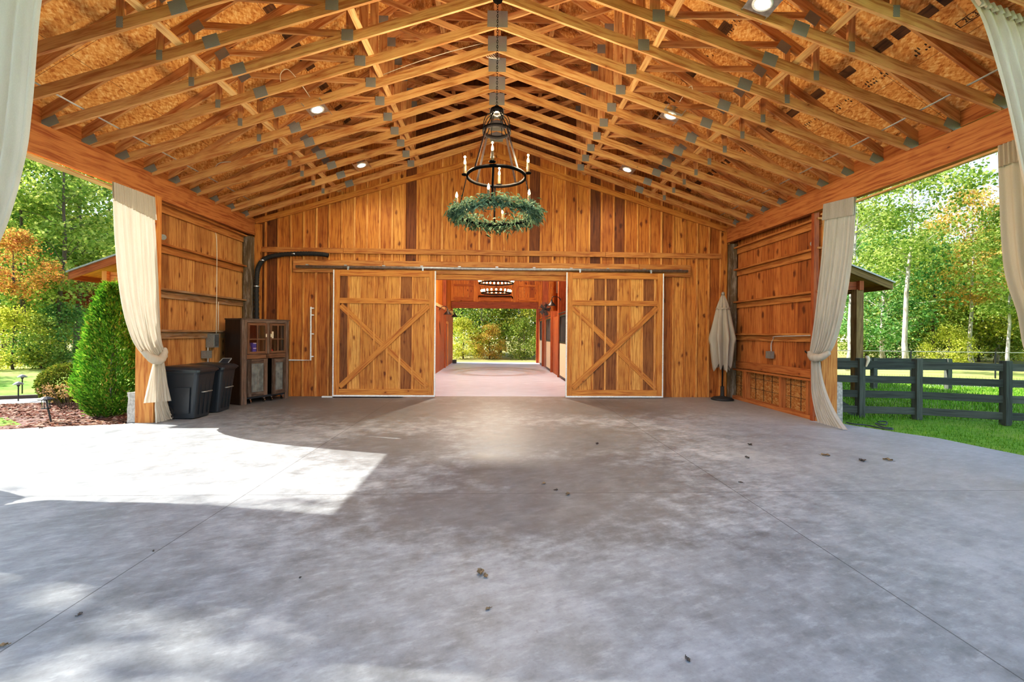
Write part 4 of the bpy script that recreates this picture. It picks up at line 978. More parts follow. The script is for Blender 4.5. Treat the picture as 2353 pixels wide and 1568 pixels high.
def low_door(x0, x1, ang, zb=.17, zt=1.05):
    R_ = Matrix.Translation((x1, -.03, 0)) @ Matrix.Rotation(ang, 4, 'Z') @ Matrix.Translation((-x1, .03, 0)); f = .10
    d = cb('lower_door', [(x0, x0 + f, -.045, -.015, zb, zt), (x1 - f, x1, -.045, -.015, zb, zt), (x0 + f, x1 - f, -.045, -.015, zb, zb + f), (x0 + f, x1 - f, -.045, -.015, zt - f, zt)], 'reclaimed', Mx=R_)
    o = MB(); n = 40; rows = []
    for z in (zb + f, zt - f): rows.append([Vector((x0 + f + (x1 - x0 - 2 * f) * i / n, -.03 + .010 * math.sin(2 * PI * 9 * i / n), z)) for i in range(n + 1)])
    o.grid(rows); o.rot(R_); o.rot(CM); o.build('corrugated_panel', M['galv_d'], d, True)['label'] = 'corrugated metal panel'
    return d
M['galv_d'] = plain('aged_corrugated_steel', srgb(104, 98, 90), .5, .6, var=.3, bscale=8)
low_door(.13, .65, .0); low_door(.72, CW - .10, .16)
cb('tray', [(.14, CW - .11, -.01, .4, .12, .17)], 'blackplastic')
for xx in (.24, .60, .80, CW - .16):
    o = MB(); o.tube([(xx - .012, .02, .045), (xx + .012, .02, .045)], .044, 14); o.box(xx - .02, xx + .02, 0, .045, .085, .125, 'z'); o.rot(CM); o.build('caster', M['chrome'], cab)
o = MB() # pale scalloped glint strip of the corrugated panel
def ct(name, label, cat, boxes, mat, extra=None):
    o = MB()
    for b_ in boxes: o.box(*b_)
    o.rot(CM); r = tag(o.build(name, M[mat]), label, cat); return r
bx = ct('detergent_carton', 'blue and white carton on the lower shelf behind the cabinet glass', 'carton', [(.36, .50, .10, .24, 1.171, 1.44)], 'label_blue')
for z in (1.2, 1.3, 1.42):
    o = MB(); o.box(.375, .49, .096, .0995, z, z + .018, 'x'); o.rot(CM); o.build('print', M['label_white'], bx)
bx = ct('detergent_carton', 'narrow blue and white carton next to the glass door frame in the cabinet', 'carton', [(.20, .27, .10, .24, 1.171, 1.44)], 'label_blue')
for z in (1.22, 1.3, 1.42):
    o = MB(); o.box(.205, .265, .096, .0995, z, z + .02, 'x'); o.rot(CM); o.build('print', M['label_white'], bx)
o = MB(); o.lathe([(.001, 0), (.035, 0), (.037, .15), (.015, .2), (.014, .25), (.001, .25)], (.315, .14, 1.171), 14); o.rot(CM); tag(o.build('dark_bottle', M['blackplastic'], smooth=True), 'dark bottle between the two blue cartons in the cabinet', 'bottle')
o = MB(); o.lathe([(.001, 0), (.06, 0), (.065, .07), (.05, .11), (.02, .12), (.02, .14), (.001, .14)], (.84, .12, 1.171), 16); o.rot(CM); tag(o.build('red_canister', M['redplastic'], smooth=True), 'small red canister behind the other cabinet glass door', 'canister')
ct('paper_note', 'pale paper card stuck inside the cabinet glass by the latch', 'note', [(.775, .835, -.012, -.009, 1.55, 1.72)], 'cream')
# ------------------------------------------------------------------ wall fittings
t = thing('power_inlet_box', 'grey metal electrical box with flap on the tan plank wall above the bins', 'electrical box', (-6.5, 10.4, 1.3))
MB().box(-6.59, -6.42, 10.30, 10.50, 1.34, 1.66, 'z').build('cover', M['greybox'], t); MB().box(-6.425, -6.412, 10.32, 10.48, 1.37, 1.63, 'z').build('flap', M['galv'], t)
MB().box(-6.59, -6.47, 10.14, 10.33, 1.10, 1.27, 'z').build('lower_box', M['greybox'], t); MB().tube([(-6.54, 10.3, 1.34), (-6.54, 10.3, .3)], .015, 8).build('pipe', M['pipe'], t)
o = MB(); o.tube([(-6.45, 10.45, 1.645), (-6.45, 10.45, 3.2)], .008, 6); o.tube([(-6.45, 10.52, 1.735), (-6.45, 10.52, 2.4)], .008, 6); o.tube(catmull([(-6.45, 10.45, 3.2), (-6.44, 10.43, 3.6), (-6.46, 10.44, 3.9), (-6.5, 10.47, 4.0)], 6), .008, 6)
tag(o.build('white_cable', M['wire'], smooth=True), 'thin white cable running down the tan plank wall to the electrical box', 'cable')
def seclight(x, y, z, s, lab):
    t = thing('security_light', lab, 'light', (x, y, z)); MB().box(min(x, x - s * .03), max(x, x - s * .03), y - .05, y + .05, z - .05, z + .05, 'z').build('base', M['greybox'], t)
    MB().tube([(x - s * .03, y, z), (x - s * .13, y - .06, z - .03)], [.03, .055], 12).build('head', M['greybox'], t)
seclight(-6.58, 8.86, 3.56, -1, 'small grey security lamp high on the plank wall above the bins')
seclight(6.58, 8.78, 3.62, 1, 'small grey security lamp high on the knotty plank wall by the parasol')
t = thing('flexible_conduit', 'thick black corrugated conduit bending out of the corner onto the plank wall', 'conduit', (-6.2, 11.75, 2))
o = MB(); P = catmull([(-6.24, 11.78, .3), (-6.24, 11.78, 1.2), (-6.245, 11.78, 2.2), (-6.25, 11.78, 3.05), (-6.2, 11.78, 3.42), (-6.02, 11.79, 3.64), (-5.6, 11.8, 3.745), (-5.0, 11.8, 3.78), (-4.6, 11.8, 3.77), (-4.42, 11.8, 3.74)], 22)
o.tube(P, [.058 + .006 * math.sin(i * 2.2) for i in range(len(P))], 10); o.build('hose', M['blackrubber'], t, True)
for p in ((-6.25, 11.78, 2.9), (-6.1, 11.785, 3.58), (-5.3, 11.8, 3.765)): MB().lathe([(.062, -.012), (.068, -.012), (.068, .012), (.062, .012)], p, 14, True).build('strap', M['galv'], t)
t = thing('water_pipe', 'thin white pipe bending up the plank wall beside the cabinet', 'pipe', (-4.88, 11.86, 1))
MB().tube([(-5.45, WALL - .03, .965), (-4.88, WALL - .03, .965), (-4.885, WALL - .03, 2.38)], .02, 8).build('pipe', M['white'], t)
for z in (1.05, 1.65, 2.15, 2.33): MB().box(-4.86, -4.81, WALL - .05, WALL, z, z + .03, 'x').build('clip', M['white'], t)
t = thing('outlet_box', 'small grey outlet box on the knotty plank wall with conduit above', 'outlet', (6.56, 10.26, 1.25)); MB().box(6.50, 6.595, 10.16, 10.34, 1.17, 1.34, 'z').build('box', M['greybox'], t)
MB().tube(catmull([(6.56, 10.22, 1.34), (6.56, 10.22, 1.52), (6.55, 10.12, 1.64), (6.44, 9.9, 1.69), (6.44, 9.2, 1.71), (6.44, 8.75, 1.72)], 8), .012, 8).build('conduit', M['pipe'], t, True)
# ------------------------------------------------------------------ closed patio umbrella
ux_, uy_ = 6.03, 11.45
t = thing('patio_umbrella', 'closed oatmeal patio umbrella on a dark base in the corner by the plank walls', 'umbrella', (ux_, uy_, 0))
MB().lathe([(.001, 0), (.27, 0), (.28, .03), (.22, .07), (.06, .10), (.05, .12), (.045, .36), (.001, .36)], (ux_, uy_, 0), 26).build('base', M['blackrubber'], t, True)
MB().tube([(ux_, uy_, .3), (ux_, uy_, 2.84)], .02, 10).build('pole', M['blackmetal'], t, True)
MB().lathe([(.001, .07), (.03, .06), (.045, .02), (.04, -.03), (.001, -.03)], (ux_, uy_, 2.80), 14).build('finial', M['greybox'], t, True)
o = MB(); rows = []; rgu = random.Random(9)
prof = [(2.80, .03), (2.62, .10), (2.45, .15), (2.2, .19), (1.95, .23), (1.7, .27), (1.62, .28), (1.5, .25), (1.3, .23), (1.1, .21), (.95, .19), (.88, .17)]
nn = 72
for i, (z, r) in enumerate(prof):
    rw = []
    for j in range(nn + 1):
        a = 2 * PI * j / nn; f = 1 + (.10 + .26 * min(1, (2.8 - z) / 1.2)) * math.sin(8 * a + .8 * z) + .08 * math.sin(17 * a + 3 * z)
        zz = z - (.13 * math.sin(8 * a + .8 * z) + .07 * math.sin(3 * a)) * max(0, (1.7 - z)) * .9
        rw.append(Vector((ux_ + r * f * math.cos(a) * .95, uy_ + r * f * math.sin(a) * .85, zz)))
    rows.append(rw)
o.grid(rows); o.build('canopy', M['canvas'], t, True)
MB().lathe([(.16, -.02), (.175, -.02), (.175, .02), (.16, .02)], (ux_, uy_, 2.42), 20, True).build('tie_band', M['canvas'], t)
# ------------------------------------------------------------------ lean-to roofs at the barn sides
def leanto(s, label):
    t = thing('lean_to_roof', label, 'roof', (s * 8.8, 14, 3.2))
    x0, z0, x1, z1 = s * 10.95, 3.16, s * 6.7, 4.75; y0, y1 = 11.75, 19.0
    def slab_(dz0, dz1, ya, yb, xa=x0, za=z0, xb=x1, zb=z1):
        o = MB(); o.poly([(xa, ya, za + dz0), (xb, ya, zb + dz0), (xb, ya, zb + dz1), (xa, ya, za + dz1)], (0, yb - ya, 0)); return o
    slab_(.05, .09, y0 - .05, y1, x0 + s * .05, z0 - .02).build('metal_sheet', M['roofmetal'], t)
    slab_(-.14, .05, y0, y0 + .04).build('barge_board', M['treated' if s > 0 else 'redboard'], t)
    slab_(.0, .05, y0 + .041, y1).build('deck', M['barnwood' if s < 0 else 'girt'], t)
    o = MB(); o.box(min(x0, x0 + s * .03), max(x0, x0 + s * .03), y0, y1, z0 - .14, z0 + .05, 'y'); o.build('fascia', M['treated' if s > 0 else 'redboard'], t)
    xb = s * 10.17; o = MB(); o.box(min(xb - .06, xb + .06), max(xb - .06, xb + .06), y0 + .1, y1, 3.0, 3.26, 'y'); o.build('eave_beam', M['redpost' if s > 0 else 'post'], t)
    for yy in (11.9, 15.5, 18.7):
        o = MB(); o.box(xb - .1, xb + .1, yy - .0, yy + .2, -.05, 3.02, 'z'); o.build('post', M['treated' if s > 0 else 'post'], t)
    o = MB(); o.box(min(s * 6.7, s * 10.1), max(s * 6.7, s * 10.1), 11.95, 12.05, 3.02, 3.24, 'x'); o.build('tie_beam', M['redpost' if s > 0 else 'post'], t)
leanto(-1, 'sloping metal lean-to roof end with orange timber, above the arborvitae')
leanto(1, 'sloping metal lean-to roof end on a timber post, behind the black fence')
o = MB(); vboards(o, -6.72, 'y', 12.0, 26, 0, 4.7, .3, .03, -1); struct(o.build('wall_barn_left', M['cedar_l']))
o = MB(); vboards(o, 6.72, 'y', 12.0, 26, 0, 4.7, .3, .03, 1); struct(o.build('wall_barn_right', M['cedar_r']))
o = MB(); o.poly([(-6.8, 12.0, 4.75), (0, 12.0, 9.3), (6.8, 12.0, 4.75), (6.8, 12.0, 4.85), (0, 12.0, 9.4), (-6.8, 12.0, 4.85)], (0, 14.2, 0)); struct(o.build('roof_barn', M['roofmetal']))
exec_outdoor = True
# ------------------------------------------------------------------ black board fence
fa = [Vector((7.05, 9.55, -.05)), Vector((7.90, 9.23, -.05)), Vector((9.0, 9.05, -.05)), Vector((10.25, 8.45, -.05)), Vector((11.9, 8.0, -.05)), Vector((13.6, 7.6, -.05))]
def board_fence(P, hgt, label, rails, mesh=True, pw=.13, brace=True):
    t = thing('board_fence', label, 'fence', P[0])
    for i, p in enumerate(P):
        if i == 0 and brace: continue
        o = MB(); o.box(p.x - pw / 2, p.x + pw / 2, p.y - pw / 2, p.y + pw / 2, p.z, p.z + hgt + .04, 'z'); o.build('post', M['fence'], t)
    for i in range(len(P) - 1):
        a, b_ = P[i], P[i + 1]; nrm = Vector((b_.y - a.y, a.x - b_.x, 0)).normalized()
        if nrm.y > 0: nrm = -nrm
        for zc in rails:
            o = MB(); o.bar(a + nrm * .02 + Vector((0, 0, zc)), b_ + nrm * .02 + Vector((0, 0, zc)), .028, .15, up=(0, 0, 1)); o.build('rail', M['fence'], t)
        if mesh:
            o = MB(); L = (b_ - a).length; d = (b_ - a) / L; off = -nrm * .03; k = 0
            while k * .05 < L: q = a + d * k * .05 + off; o.bar(q + Vector((0, 0, .05)), q + Vector((0, 0, .95)), .0022, .0022, up=(1, 0, 0)); k += 1
            for j in range(10): o.bar(a + off + Vector((0, 0, .05 + j * .1)), b_ + off + Vector((0, 0, .05 + j * .1)), .0022, .0022)
            o.build('wire_mesh', M['galv_d'], t)
    if brace:
        a, b_ = P[0], P[1]; o = MB(); o.bar(a + Vector((.02, .02, .62)), b_ + Vector((-.05, .02, .08)), .03, .16, up=(0, 0, 1)); o.build('brace', M['fence'], t)
    return t
board_fence(fa, 1.25, 'black four rail board fence with wire mesh, nearest the concrete', (.18, .52, .84, 1.16))
fb = [Vector((8.6, 14.6, -.05)), Vector((10.6, 14.5, -.05)), Vector((12.8, 14.4, -.05)), Vector((15.2, 14.2, -.05)), Vector((17.6, 14.0, -.05)), Vector((20, 13.8, -.05)), Vector((22.5, 13.6, -.05))]
board_fence(fb[:4], 1.0, 'low dark board fence further back on the lawn, seen through the near fence', (.48, .72, .96)[1:], mesh=False, pw=.14, brace=False)
fc = [Vector((12 + 3.2 * i, 20 - .6 * i, -.05)) for i in range(8)]
t = thing('wire_fence', 'thin metal wire fence by the road beyond the lawn', 'fence', fc[0])
for p in fc: MB().tube([p, p + Vector((0, 0, 1.15))], .03, 6).build('post', M['blackmetal'], t)
MB().tube([p + Vector((0, 0, 1.12)) for p in fc], .018, 5).build('top_wire', M['greybox'], t)
rd = MB(); rd.quad((15.5, 15.2, -.055), (60, 9.5, -.055), (60, 12.5, -.055), (16.5, 16.6, -.055)); struct(rd.build('road', M['road']))
# garden hose
o = MB(); P = [onZ(*q, .0) for q in ((1945, 973), (1965, 977), (1990, 979), (2020, 985), (2048, 989), (2049, 986), (2030, 984), (2012, 975), (2035, 978), (2036, 971), (2018, 971))]
o.tube(catmull([p + Vector((0, 0, .014)) for p in P], 8), .014, 7); tag(o.build('garden_hose', M['hose'], smooth=True), 'dark green garden hose lying on the grass edge by the tied curtain', 'hose')
t = thing('glove', 'pale glove hanging over the top of the fence post by the barn', 'glove', (7.9, 9.15, 1.1)); o = MB(); o.tube(catmull([(7.96, 9.15, 1.29), (7.99, 9.13, 1.22), (7.97, 9.13, 1.14), (7.95, 9.14, 1.06)], 5), [.02, .03, .035, .036, .035, .034, .032, .03, .03, .028, .026, .022, .02, .018, .016, .014][:16], 8); o.build('cloth', M['cream'], t, True)
# ------------------------------------------------------------------ planting bed, path, lights on the bin side
def gz(*pts): return [onZ(a, b_, -.05) for a, b_ in pts]
o = MB(); o.poly([Vector((-6.75, 8.36, -.06)), Vector((-7.43, 8.19, -.06)), Vector((-8.2, 8.0, -.06)), Vector((-9.2, 7.5, -.06)), Vector((-11.6, 8.9, -.06)), Vector((-12.3, 10.3, -.06)), Vector((-9.6, 11.4, -.06)), Vector((-6.75, 12.0, -.06))], (0, 0, .035)); struct(o.build('planting_bed', M['bed']))
o = MB(); P = [Vector((-9.6, 11.45, -.05)), Vector((-12.3, 10.35, -.05)), Vector((-16, 9.6, -.05)), Vector((-16, 10.6, -.05)), Vector((-12.4, 11.25, -.05)), Vector((-9.6, 12.5, -.05))]; o.poly(P, (0, 0, .03)); struct(o.build('path', M['drive']))
o = MB(); o.bar((-9.6, 12.6, -.0), (-12.4, 11.4, 0), .12, .12); o.bar((-12.4, 11.4, 0), (-16.5, 10.6, 0), .12, .12); struct(o.build('kerb_edging', M['edging']))
o = MB(); o.poly([Vector((-8.6, 8.35, -.03)), Vector((-9.5, 8.0, -.03)), Vector((-10.6, 8.6, -.03)), Vector((-9.6, 9.05, -.03))], (0, 0, .012)); struct(o.build('lawn_patch', M['ground']))
rg = random.Random(5); mu = MB()
for i in range(9000):
    x = rg.uniform(-12.0, -6.8); y = rg.uniform(7.9, 11.6)
    if y < 8.25 + max(0, (-7.2 - x)) * -.2 or y > 11.9 + (x + 6.8) * .28 or y < 8.0 + max(0, -9.2 - x) * .6: continue
    if -10.5 < x < -8.6 and 8.1 < y < 9.0 and rg.random() < .8: continue
    p = Vector((x, y, -.02 + rg.uniform(0, .02))); a = rg.uniform(0, PI); d = Vector((math.cos(a), math.sin(a), rg.uniform(-.3, .3))) * rg.uniform(.02, .05); e = Vector((-math.sin(a), math.cos(a), rg.uniform(-.4, .4))) * rg.uniform(.008, .02)
    mu.quad(p - d - e, p + d - e, p + d + e, p - d + e)
tag(mu.build('mulch', M['mulch']), 'reddish bark mulch scattered round the arborvitae', 'mulch', kind='stuff')
def path_light(px_, py_, h_, lab, lantern=False, lean=0.):
    p = onZ(px_, py_, -.03); t = thing('path_light', lab, 'garden light', p)
    q = p + Vector((-lean, 0, h_))
    MB().tube([p, q], .014, 7).build('stake', M['blackmetal'], t)
    if lantern:
        o = MB(); o.lathe([(.05, -.16), (.055, -.15), (.055, -.02), (.05, -.01)], q, 8); o.build('lantern_glass', M['glass'], t)
        o = MB()
        for i in range(4): a = i * PI / 2 + .4; o.tube([q + Vector((.055 * math.cos(a), .055 * math.sin(a), -.17)), q + Vector((.06 * math.cos(a), .06 * math.sin(a), 0))], .006, 5)
        o.lathe([(.001, -.17), (.07, -.17), (.07, -.155), (.001, -.155)], q, 10); o.build('lantern_frame', M['blackmetal'], t)
        MB().lathe([(.12, 0), (.115, .015), (.05, .05), (.001, .06)], q, 10).build('cap', M['blackmetal'], t)
    else:
        MB().lathe([(.03, -.05), (.03, 0)], q, 10).build('stem_collar', M['blackmetal'], t)
        MB().lathe([(.10, -.01), (.10, 0.), (.05, .045), (.015, .06), (.001, .07)], q, 16).build('cap', M['greybox'], t, True)
path_light(118, 973, .44, 'black lantern path light leaning in the mulch nearest the concrete', True, .1)
path_light(42, 923, .42, 'slim path light with grey cap by the pale garden path, nearer one', False)
path_light(51, 905, .46, 'slim path light with grey cap on the far side of the garden path', False)
# shrubs
def tuft_mesh(o, rg, p, nrm, n, L, W, spread):
    for i in range(n):
        d = (nrm + Vector((rg.gauss(0, spread), rg.gauss(0, spread), rg.gauss(0, spread)))).normalized()
        wv = d.cross(Vector((rg.gauss(0, 1), rg.gauss(0, 1), rg.gauss(0, 1)))).normalized() * W * rg.uniform(.6, 1.3); l = L * rg.uniform(.6, 1.3)
        a = p + Vector((rg.gauss(0, L * .3), rg.gauss(0, L * .3), rg.gauss(0, L * .3)))
        o.quad(a, a + d * l * .5 - wv, a + d * l, a + d * l * .5 + wv)
base = onY(252, 968, 9.3); bxx = -7.83
t = thing('arborvitae', 'tall bright green cone shaped arborvitae beside the cedar post', 'shrub', (bxx, 9.35, -.05))
MB().tube([(bxx, 9.35, -.05), (bxx, 9.35, 2.2)], [.06, .02], 8).build('trunk', M['bark_dark'], t)
o = MB(); rg = random.Random(11)
def arb_r(h): # radius along normalised height
    return .56 * (min(1, .55 + h * 2.2)) * (1 - max(0, h - .28) / .78) ** .62
for i in range(9500):
    h = rg.random() ** 1.1; a = rg.uniform(0, 2 * PI); r = arb_r(h) * (1 - .25 * rg.random() ** 2) * (1 + .10 * math.sin(5 * a + 9 * h) + .07 * math.sin(11 * a - 14 * h))
    p = Vector((bxx + r * math.cos(a), 9.35 + r * math.sin(a), .02 + h * 2.62))
    n_ = Vector((math.cos(a) * .7, math.sin(a) * .7, .75)); tuft_mesh(o, rg, p, n_, 3, .085, .014, .35)
o.build('foliage', M['lf_cedar'], t)
o = MB(); rg = random.Random(12); bc = onY(153, 888, 11.0); bc.z = .45
t = thing('round_boxwood', 'rounded olive green shrub behind the arborvitae near the garden path', 'shrub', (bc.x, 11.0, -.05))
for i in range(3200):
    v = Vector((rg.gauss(0, 1), rg.gauss(0, 1), rg.gauss(0, 1))).normalized(); r = 1 - .3 * rg.random() ** 2; p = Vector((bc.x + v.x * .50 * r, 11.0 + v.y * .5 * r, .42 + v.z * .46 * r)); tuft_mesh(o, rg, p, v, 3, .05, .016, .6)
o.build('foliage', M['lf_box'], t); MB().tube([(bc.x, 11, -.05), (bc.x, 11, .4)], .03, 6).build('stem', M['bark_dark'], t)
hc = onY(165, 915, 10.2)
t = thing('dry_hydrangea', 'low shrub with dry pinkish flower heads between mulch and round boxwood', 'shrub', (hc.x, 10.2, -.05))
o = MB(); st = MB(); rg = random.Random(13)
for i in range(34):
    a = rg.uniform(0, 2 * PI); r = rg.uniform(.05, .5); tip = Vector((hc.x + r * math.cos(a), 10.2 + r * math.sin(a), rg.uniform(.2, .48))); st.tube([(hc.x + .15 * math.cos(a), 10.2 + .15 * math.sin(a), -.04), tip], .006, 4)
    for k in range(16): v = Vector((rg.gauss(0, 1), rg.gauss(0, 1), rg.gauss(0, .8))).normalized(); tuft_mesh(o, rg, tip + v * .07, v, 2, .04, .014, .5)
o.build('flower_heads', M['lf_hyd'], t); st.build('stems', M['bark_dark'], t)
# lawn grass
rg = random.Random(21); gr = MB()
def slab_edge(y): return 6.9 if y > 8.2 else 6.9 + (8.2 - y) * .62 if y > 7.1 else 7.58 + (7.1 - y) * .1
n_ = 0
while n_ < 52000:
    y = 5.2 + 12.5 * rg.random() ** 1.5; x = rg.uniform(6.85, 20)
    if x < slab_edge(y) + .02 or (y > 11.6 and x < 6.8): continue
    n_ += 1; p = Vector((x, y, -.055)); h = rg.uniform(.03, .075) * (1.0 if y < 9 else 1.5); a = rg.uniform(0, PI); w_ = .005 * (1 if y < 9 else 2.2)
    q = Vector((math.cos(a), math.sin(a), 0)) * w_; tp = p + Vector((rg.gauss(0, .02), rg.gauss(0, .02), h)); gr.tri(p - q, p + q, tp)
tag(gr.build('grass', M['grass']), 'bright green lawn grass around the black fence', 'grass', kind='stuff')
# ------------------------------------------------------------------ trees
def tree_meshes(seed, H, cb, cr, nclu, nleaf, ls, tr, lean=0., clr=1.0, shape=1.0):
    rg = random.Random(seed); tk = MB(); lf = MB()
    P = []; n = 9; dx_ = 0; dy_ = 0
    for i in range(n + 1):
        f = i / n; dx_ += rg.gauss(0, .05) * H / 12 + lean * H / n; dy_ += rg.gauss(0, .05) * H / 12; P.append(Vector((dx_ if i else 0, dy_ if i else 0, f * H * .93)))
    R = [tr * (1.25 if i == 0 else 1) * (1 - .86 * i / n) for i in range(n + 1)]; tk.tube(P, R, 8)
    for c in range(nclu):
        f = cb + (1 - cb) * rg.random() ** .9; z = f * H
        prof = math.sin(PI * min(1, max(0.0, ((f - cb) / (1 - cb)) * .86 + .12))) ** .7
        r = cr * prof * math.sqrt(rg.random()) * shape; a = rg.uniform(0, 2 * PI)
        ax = sample(P, min(1, z / (H * .93)))
        cpos = Vector((ax.x + r * math.cos(a), ax.y + r * math.sin(a), z + rg.gauss(0, .2)))
        s0 = sample(P, max(.1, (z - .35 * r - .2) / (H * .93)))
        if c % 2 == 0: mid = s0.lerp(cpos, .5) + Vector((0, 0, .12 * r)); rr = tr * .22 * (1 - .6 * f); tk.tube([s0, mid, cpos], [rr, rr * .6, rr * .25], 5, False)
        cs = clr * rg.uniform(.6, 1.15)
        for k in range(nleaf):
            p = cpos + Vector((rg.gauss(0, .5 * cs), rg.gauss(0, .5 * cs), rg.gauss(0, .3 * cs)))
            nv = Vector((rg.gauss(0, .6), rg.gauss(0, .6), rg.gauss(.5, .5))).normalized(); d = nv.cross(Vector((rg.gauss(0, 1), rg.gauss(0, 1), rg.gauss(0, 1)))).normalized()
            l = ls * rg.uniform(.6, 1.25); wv = d.cross(nv).normalized() * l * .36; lf.quad(p, p + d * l * .45 - wv, p + d * l, p + d * l * .45 + wv)
    return tk, lf
VAR = {}
def variant(key, *a, **k):
    tk, lf = tree_meshes(*a, **k); to = tk.build('trunk', M['bark_dark'], smooth=True); fo = lf.build('foliage', M['lf_green'])
    VAR[key] = (to.data, fo.data); bpy.data.objects.remove(to); bpy.data.objects.remove(fo)
variant('tall', 101, 13.5, .42, 3.0, 95, 95, .19, .14, .012, .95)
variant('tallb', 102, 13.0, .35, 3.2, 100, 95, .19, .14, -.008, 1.0)
variant('full', 103, 10.5, .14, 3.6, 130, 95, .20, .14, .0, 1.1)
variant('fullb', 104, 9.0, .08, 3.4, 120, 95, .19, .12, .01, 1.05)
variant('low', 105, 4.2, .03, 2.4, 70, 85, .16, .08, .0, .8)
variant('slim', 106, 12.0, .25, 2.2, 75, 90, .18, .13, .02, .85)
variant('airy', 107, 14.0, .40, 3.6, 60, 60, .17, .12, -.01, .85)
def tree(px_, Y, key, leafm, bark, label, sc=1., rz=None, zb=-.06, scz=None, cat='tree', name=None):
    p = onY(px_, 768, Y); t = thing(name or 'deciduous_tree', label, cat, (p.x, Y, zb), 'trees of the wood around the barn')
    t.scale = (sc, sc, scz or sc); t.rotation_euler = (0, 0, (px_ * .37) % 6.28 if rz is None else rz)
    td, fd = VAR[key]
    for nm, me, mt in (('trunk', td, bark), ('foliage', fd, leafm)):
        o = bpy.data.objects.new(nm, me); C.objects.link(o); o.parent = t
        if o.data.users == 1: me.materials[0] = M[mt]
        o.material_slots[0].link = 'OBJECT'; o.material_slots[0].material = M[mt]
    return t
# fence side
tree(2083, 24, 'tall', 'lf_green', 'bark_pale', 'tall tree with pale leaning trunk rising over the lean-to eave', 1.0, rz=3.6)
tree(2234, 27, 'tallb', 'lf_amber', 'bark_pale', 'pale trunked tree with amber crown in the middle of the fence view', .86, rz=1.)
tree(2318, 21, 'tallb', 'lf_green', 'bark_pale', 'pale trunked tree next to the taupe curtain', .62, rz=2.2)
tree(2345, 34, 'airy', 'lf_green', 'bark_pale', 'tall airy tree with thin branches against the sky by the taupe curtain', .98, rz=.4)
tree(2275, 38, 'tall', 'lf_red', 'bark_dark', 'russet topped tree high behind the amber crown', .84, rz=2.)
tree(1950, 22, 'tall', 'lf_green', 'bark_pale', 'pale trunk standing between the tied curtain and the lean-to post', .8, rz=5.)
tree(2030, 28, 'full', 'lf_deep', 'bark_pale', 'deep green tree just beyond the lean-to post', .92)
tree(2145, 31, 'full', 'lf_green', 'bark_dark', 'full green tree between the leaning pale trunk and the amber crown', .93)
tree(2190, 33, 'fullb', 'lf_yellow', 'bark_dark', 'yellowish tree left of the amber crown behind the black fence', .98)
tree(2290, 30, 'full', 'lf_yellow', 'bark_pale', 'pale yellow-green tree between the amber crown and the taupe curtain', .9)
tree(2370, 29, 'fullb', 'lf_green', 'bark_dark', 'bushy green tree partly hidden by the taupe curtain', 1.)
tree(1975, 34, 'full', 'lf_green', 'bark_dark', 'green tree seen above the lean-to eave beside the tied curtain', 1.1)
tree(2085, 38, 'full', 'lf_yellow', 'bark_dark', 'light green tree deep in the wood behind the leaning pale trunk', 1.0)
tree(2180, 25.5, 'low', 'lf_yellow', 'bark_dark', 'low yellow bush at the wood edge behind the second fence post', .55, cat='bush', name='woodland_bush')
tree(2250, 31, 'low', 'lf_green', 'bark_dark', 'low green bush below the amber tree', .9, cat='bush', name='woodland_bush')
tree(2060, 33, 'low', 'lf_deep', 'bark_dark', 'low dark bush below the leaning pale trunk', .9, cat='bush', name='woodland_bush')
tree(2330, 33, 'low', 'lf_yellow', 'bark_dark', 'low yellow-green bush at the foot of the trunk by the taupe curtain', .9, cat='bush', name='woodland_bush')
tree(1990, 36, 'low', 'lf_green', 'bark_dark', 'low bush seen behind the lean-to post', 1., cat='bush', name='woodland_bush')
tree(2120, 40, 'fullb', 'lf_deep', 'bark_dark', 'dark green tree at the back of the wood beyond the fence', 1.1)
tree(2215, 42, 'fullb', 'lf_green', 'bark_dark', 'green tree at the back of the wood below the russet top', 1.1)
# bin side
tree(25, 24, 'slim', 'lf_deep', 'bark_dark', 'dark trunked tree nearest the white curtain edge on the bin side', 1.0, rz=.5)
tree(30, 19.5, 'low', 'lf_orange', 'bark_dark', 'orange and red autumn tree beside the white curtain on the bin side', .62, zb=3.2, rz=1.4)
tree(66, 23, 'slim', 'lf_green', 'bark_dark', 'straight dark trunk with green crown left of the leaning dark trunk', .95, rz=4.)
tree(130, 22, 'slim', 'lf_green', 'bark_dark', 'leaning dark trunk in front of the lean-to roof end', 1.02, rz=.2)
tree(180, 26, 'tallb', 'lf_green', 'bark_dark', 'tall green tree whose crown spreads above the lean-to roof end', 1.12)
tree(100, 30, 'tall', 'lf_yellow', 'bark_dark', 'tall light green tree against the sky between curtain and lean-to', 1.25)
tree(20, 32, 'airy', 'lf_green', 'bark_dark', 'airy tall tree touching the beam by the white curtain', 1.15)
tree(235, 33, 'tall', 'lf_deep', 'bark_dark', 'deep green tall tree right beside the cream tied curtain', 1.15)
tree(185, 24.5, 'low', 'lf_red', 'bark_dark', 'small russet tree below the lean-to roof end', .45, zb=3.0, rz=2.4)
tree(10, 27, 'full', 'lf_yellow', 'bark_dark', 'yellow-green full tree low behind the orange tree', .8)
tree(105, 27.5, 'full', 'lf_green', 'bark_dark', 'full green tree behind the path lights', .85)
tree(200, 29, 'full', 'lf_yellow', 'bark_dark', 'yellow-green full tree behind the arborvitae top', .85)
tree(150, 35, 'fullb', 'lf_amber', 'bark_dark', 'amber tree deep in the wood behind the round boxwood', 1.0)
tree(30, 20.5, 'low', 'lf_yellow', 'bark_dark', 'low yellow bush at the wood edge behind the lawn strip', .62, cat='bush', name='woodland_bush')
tree(95, 21, 'low', 'lf_green', 'bark_dark', 'low green bush at the wood edge above the path lights', .55, cat='bush', name='woodland_bush')
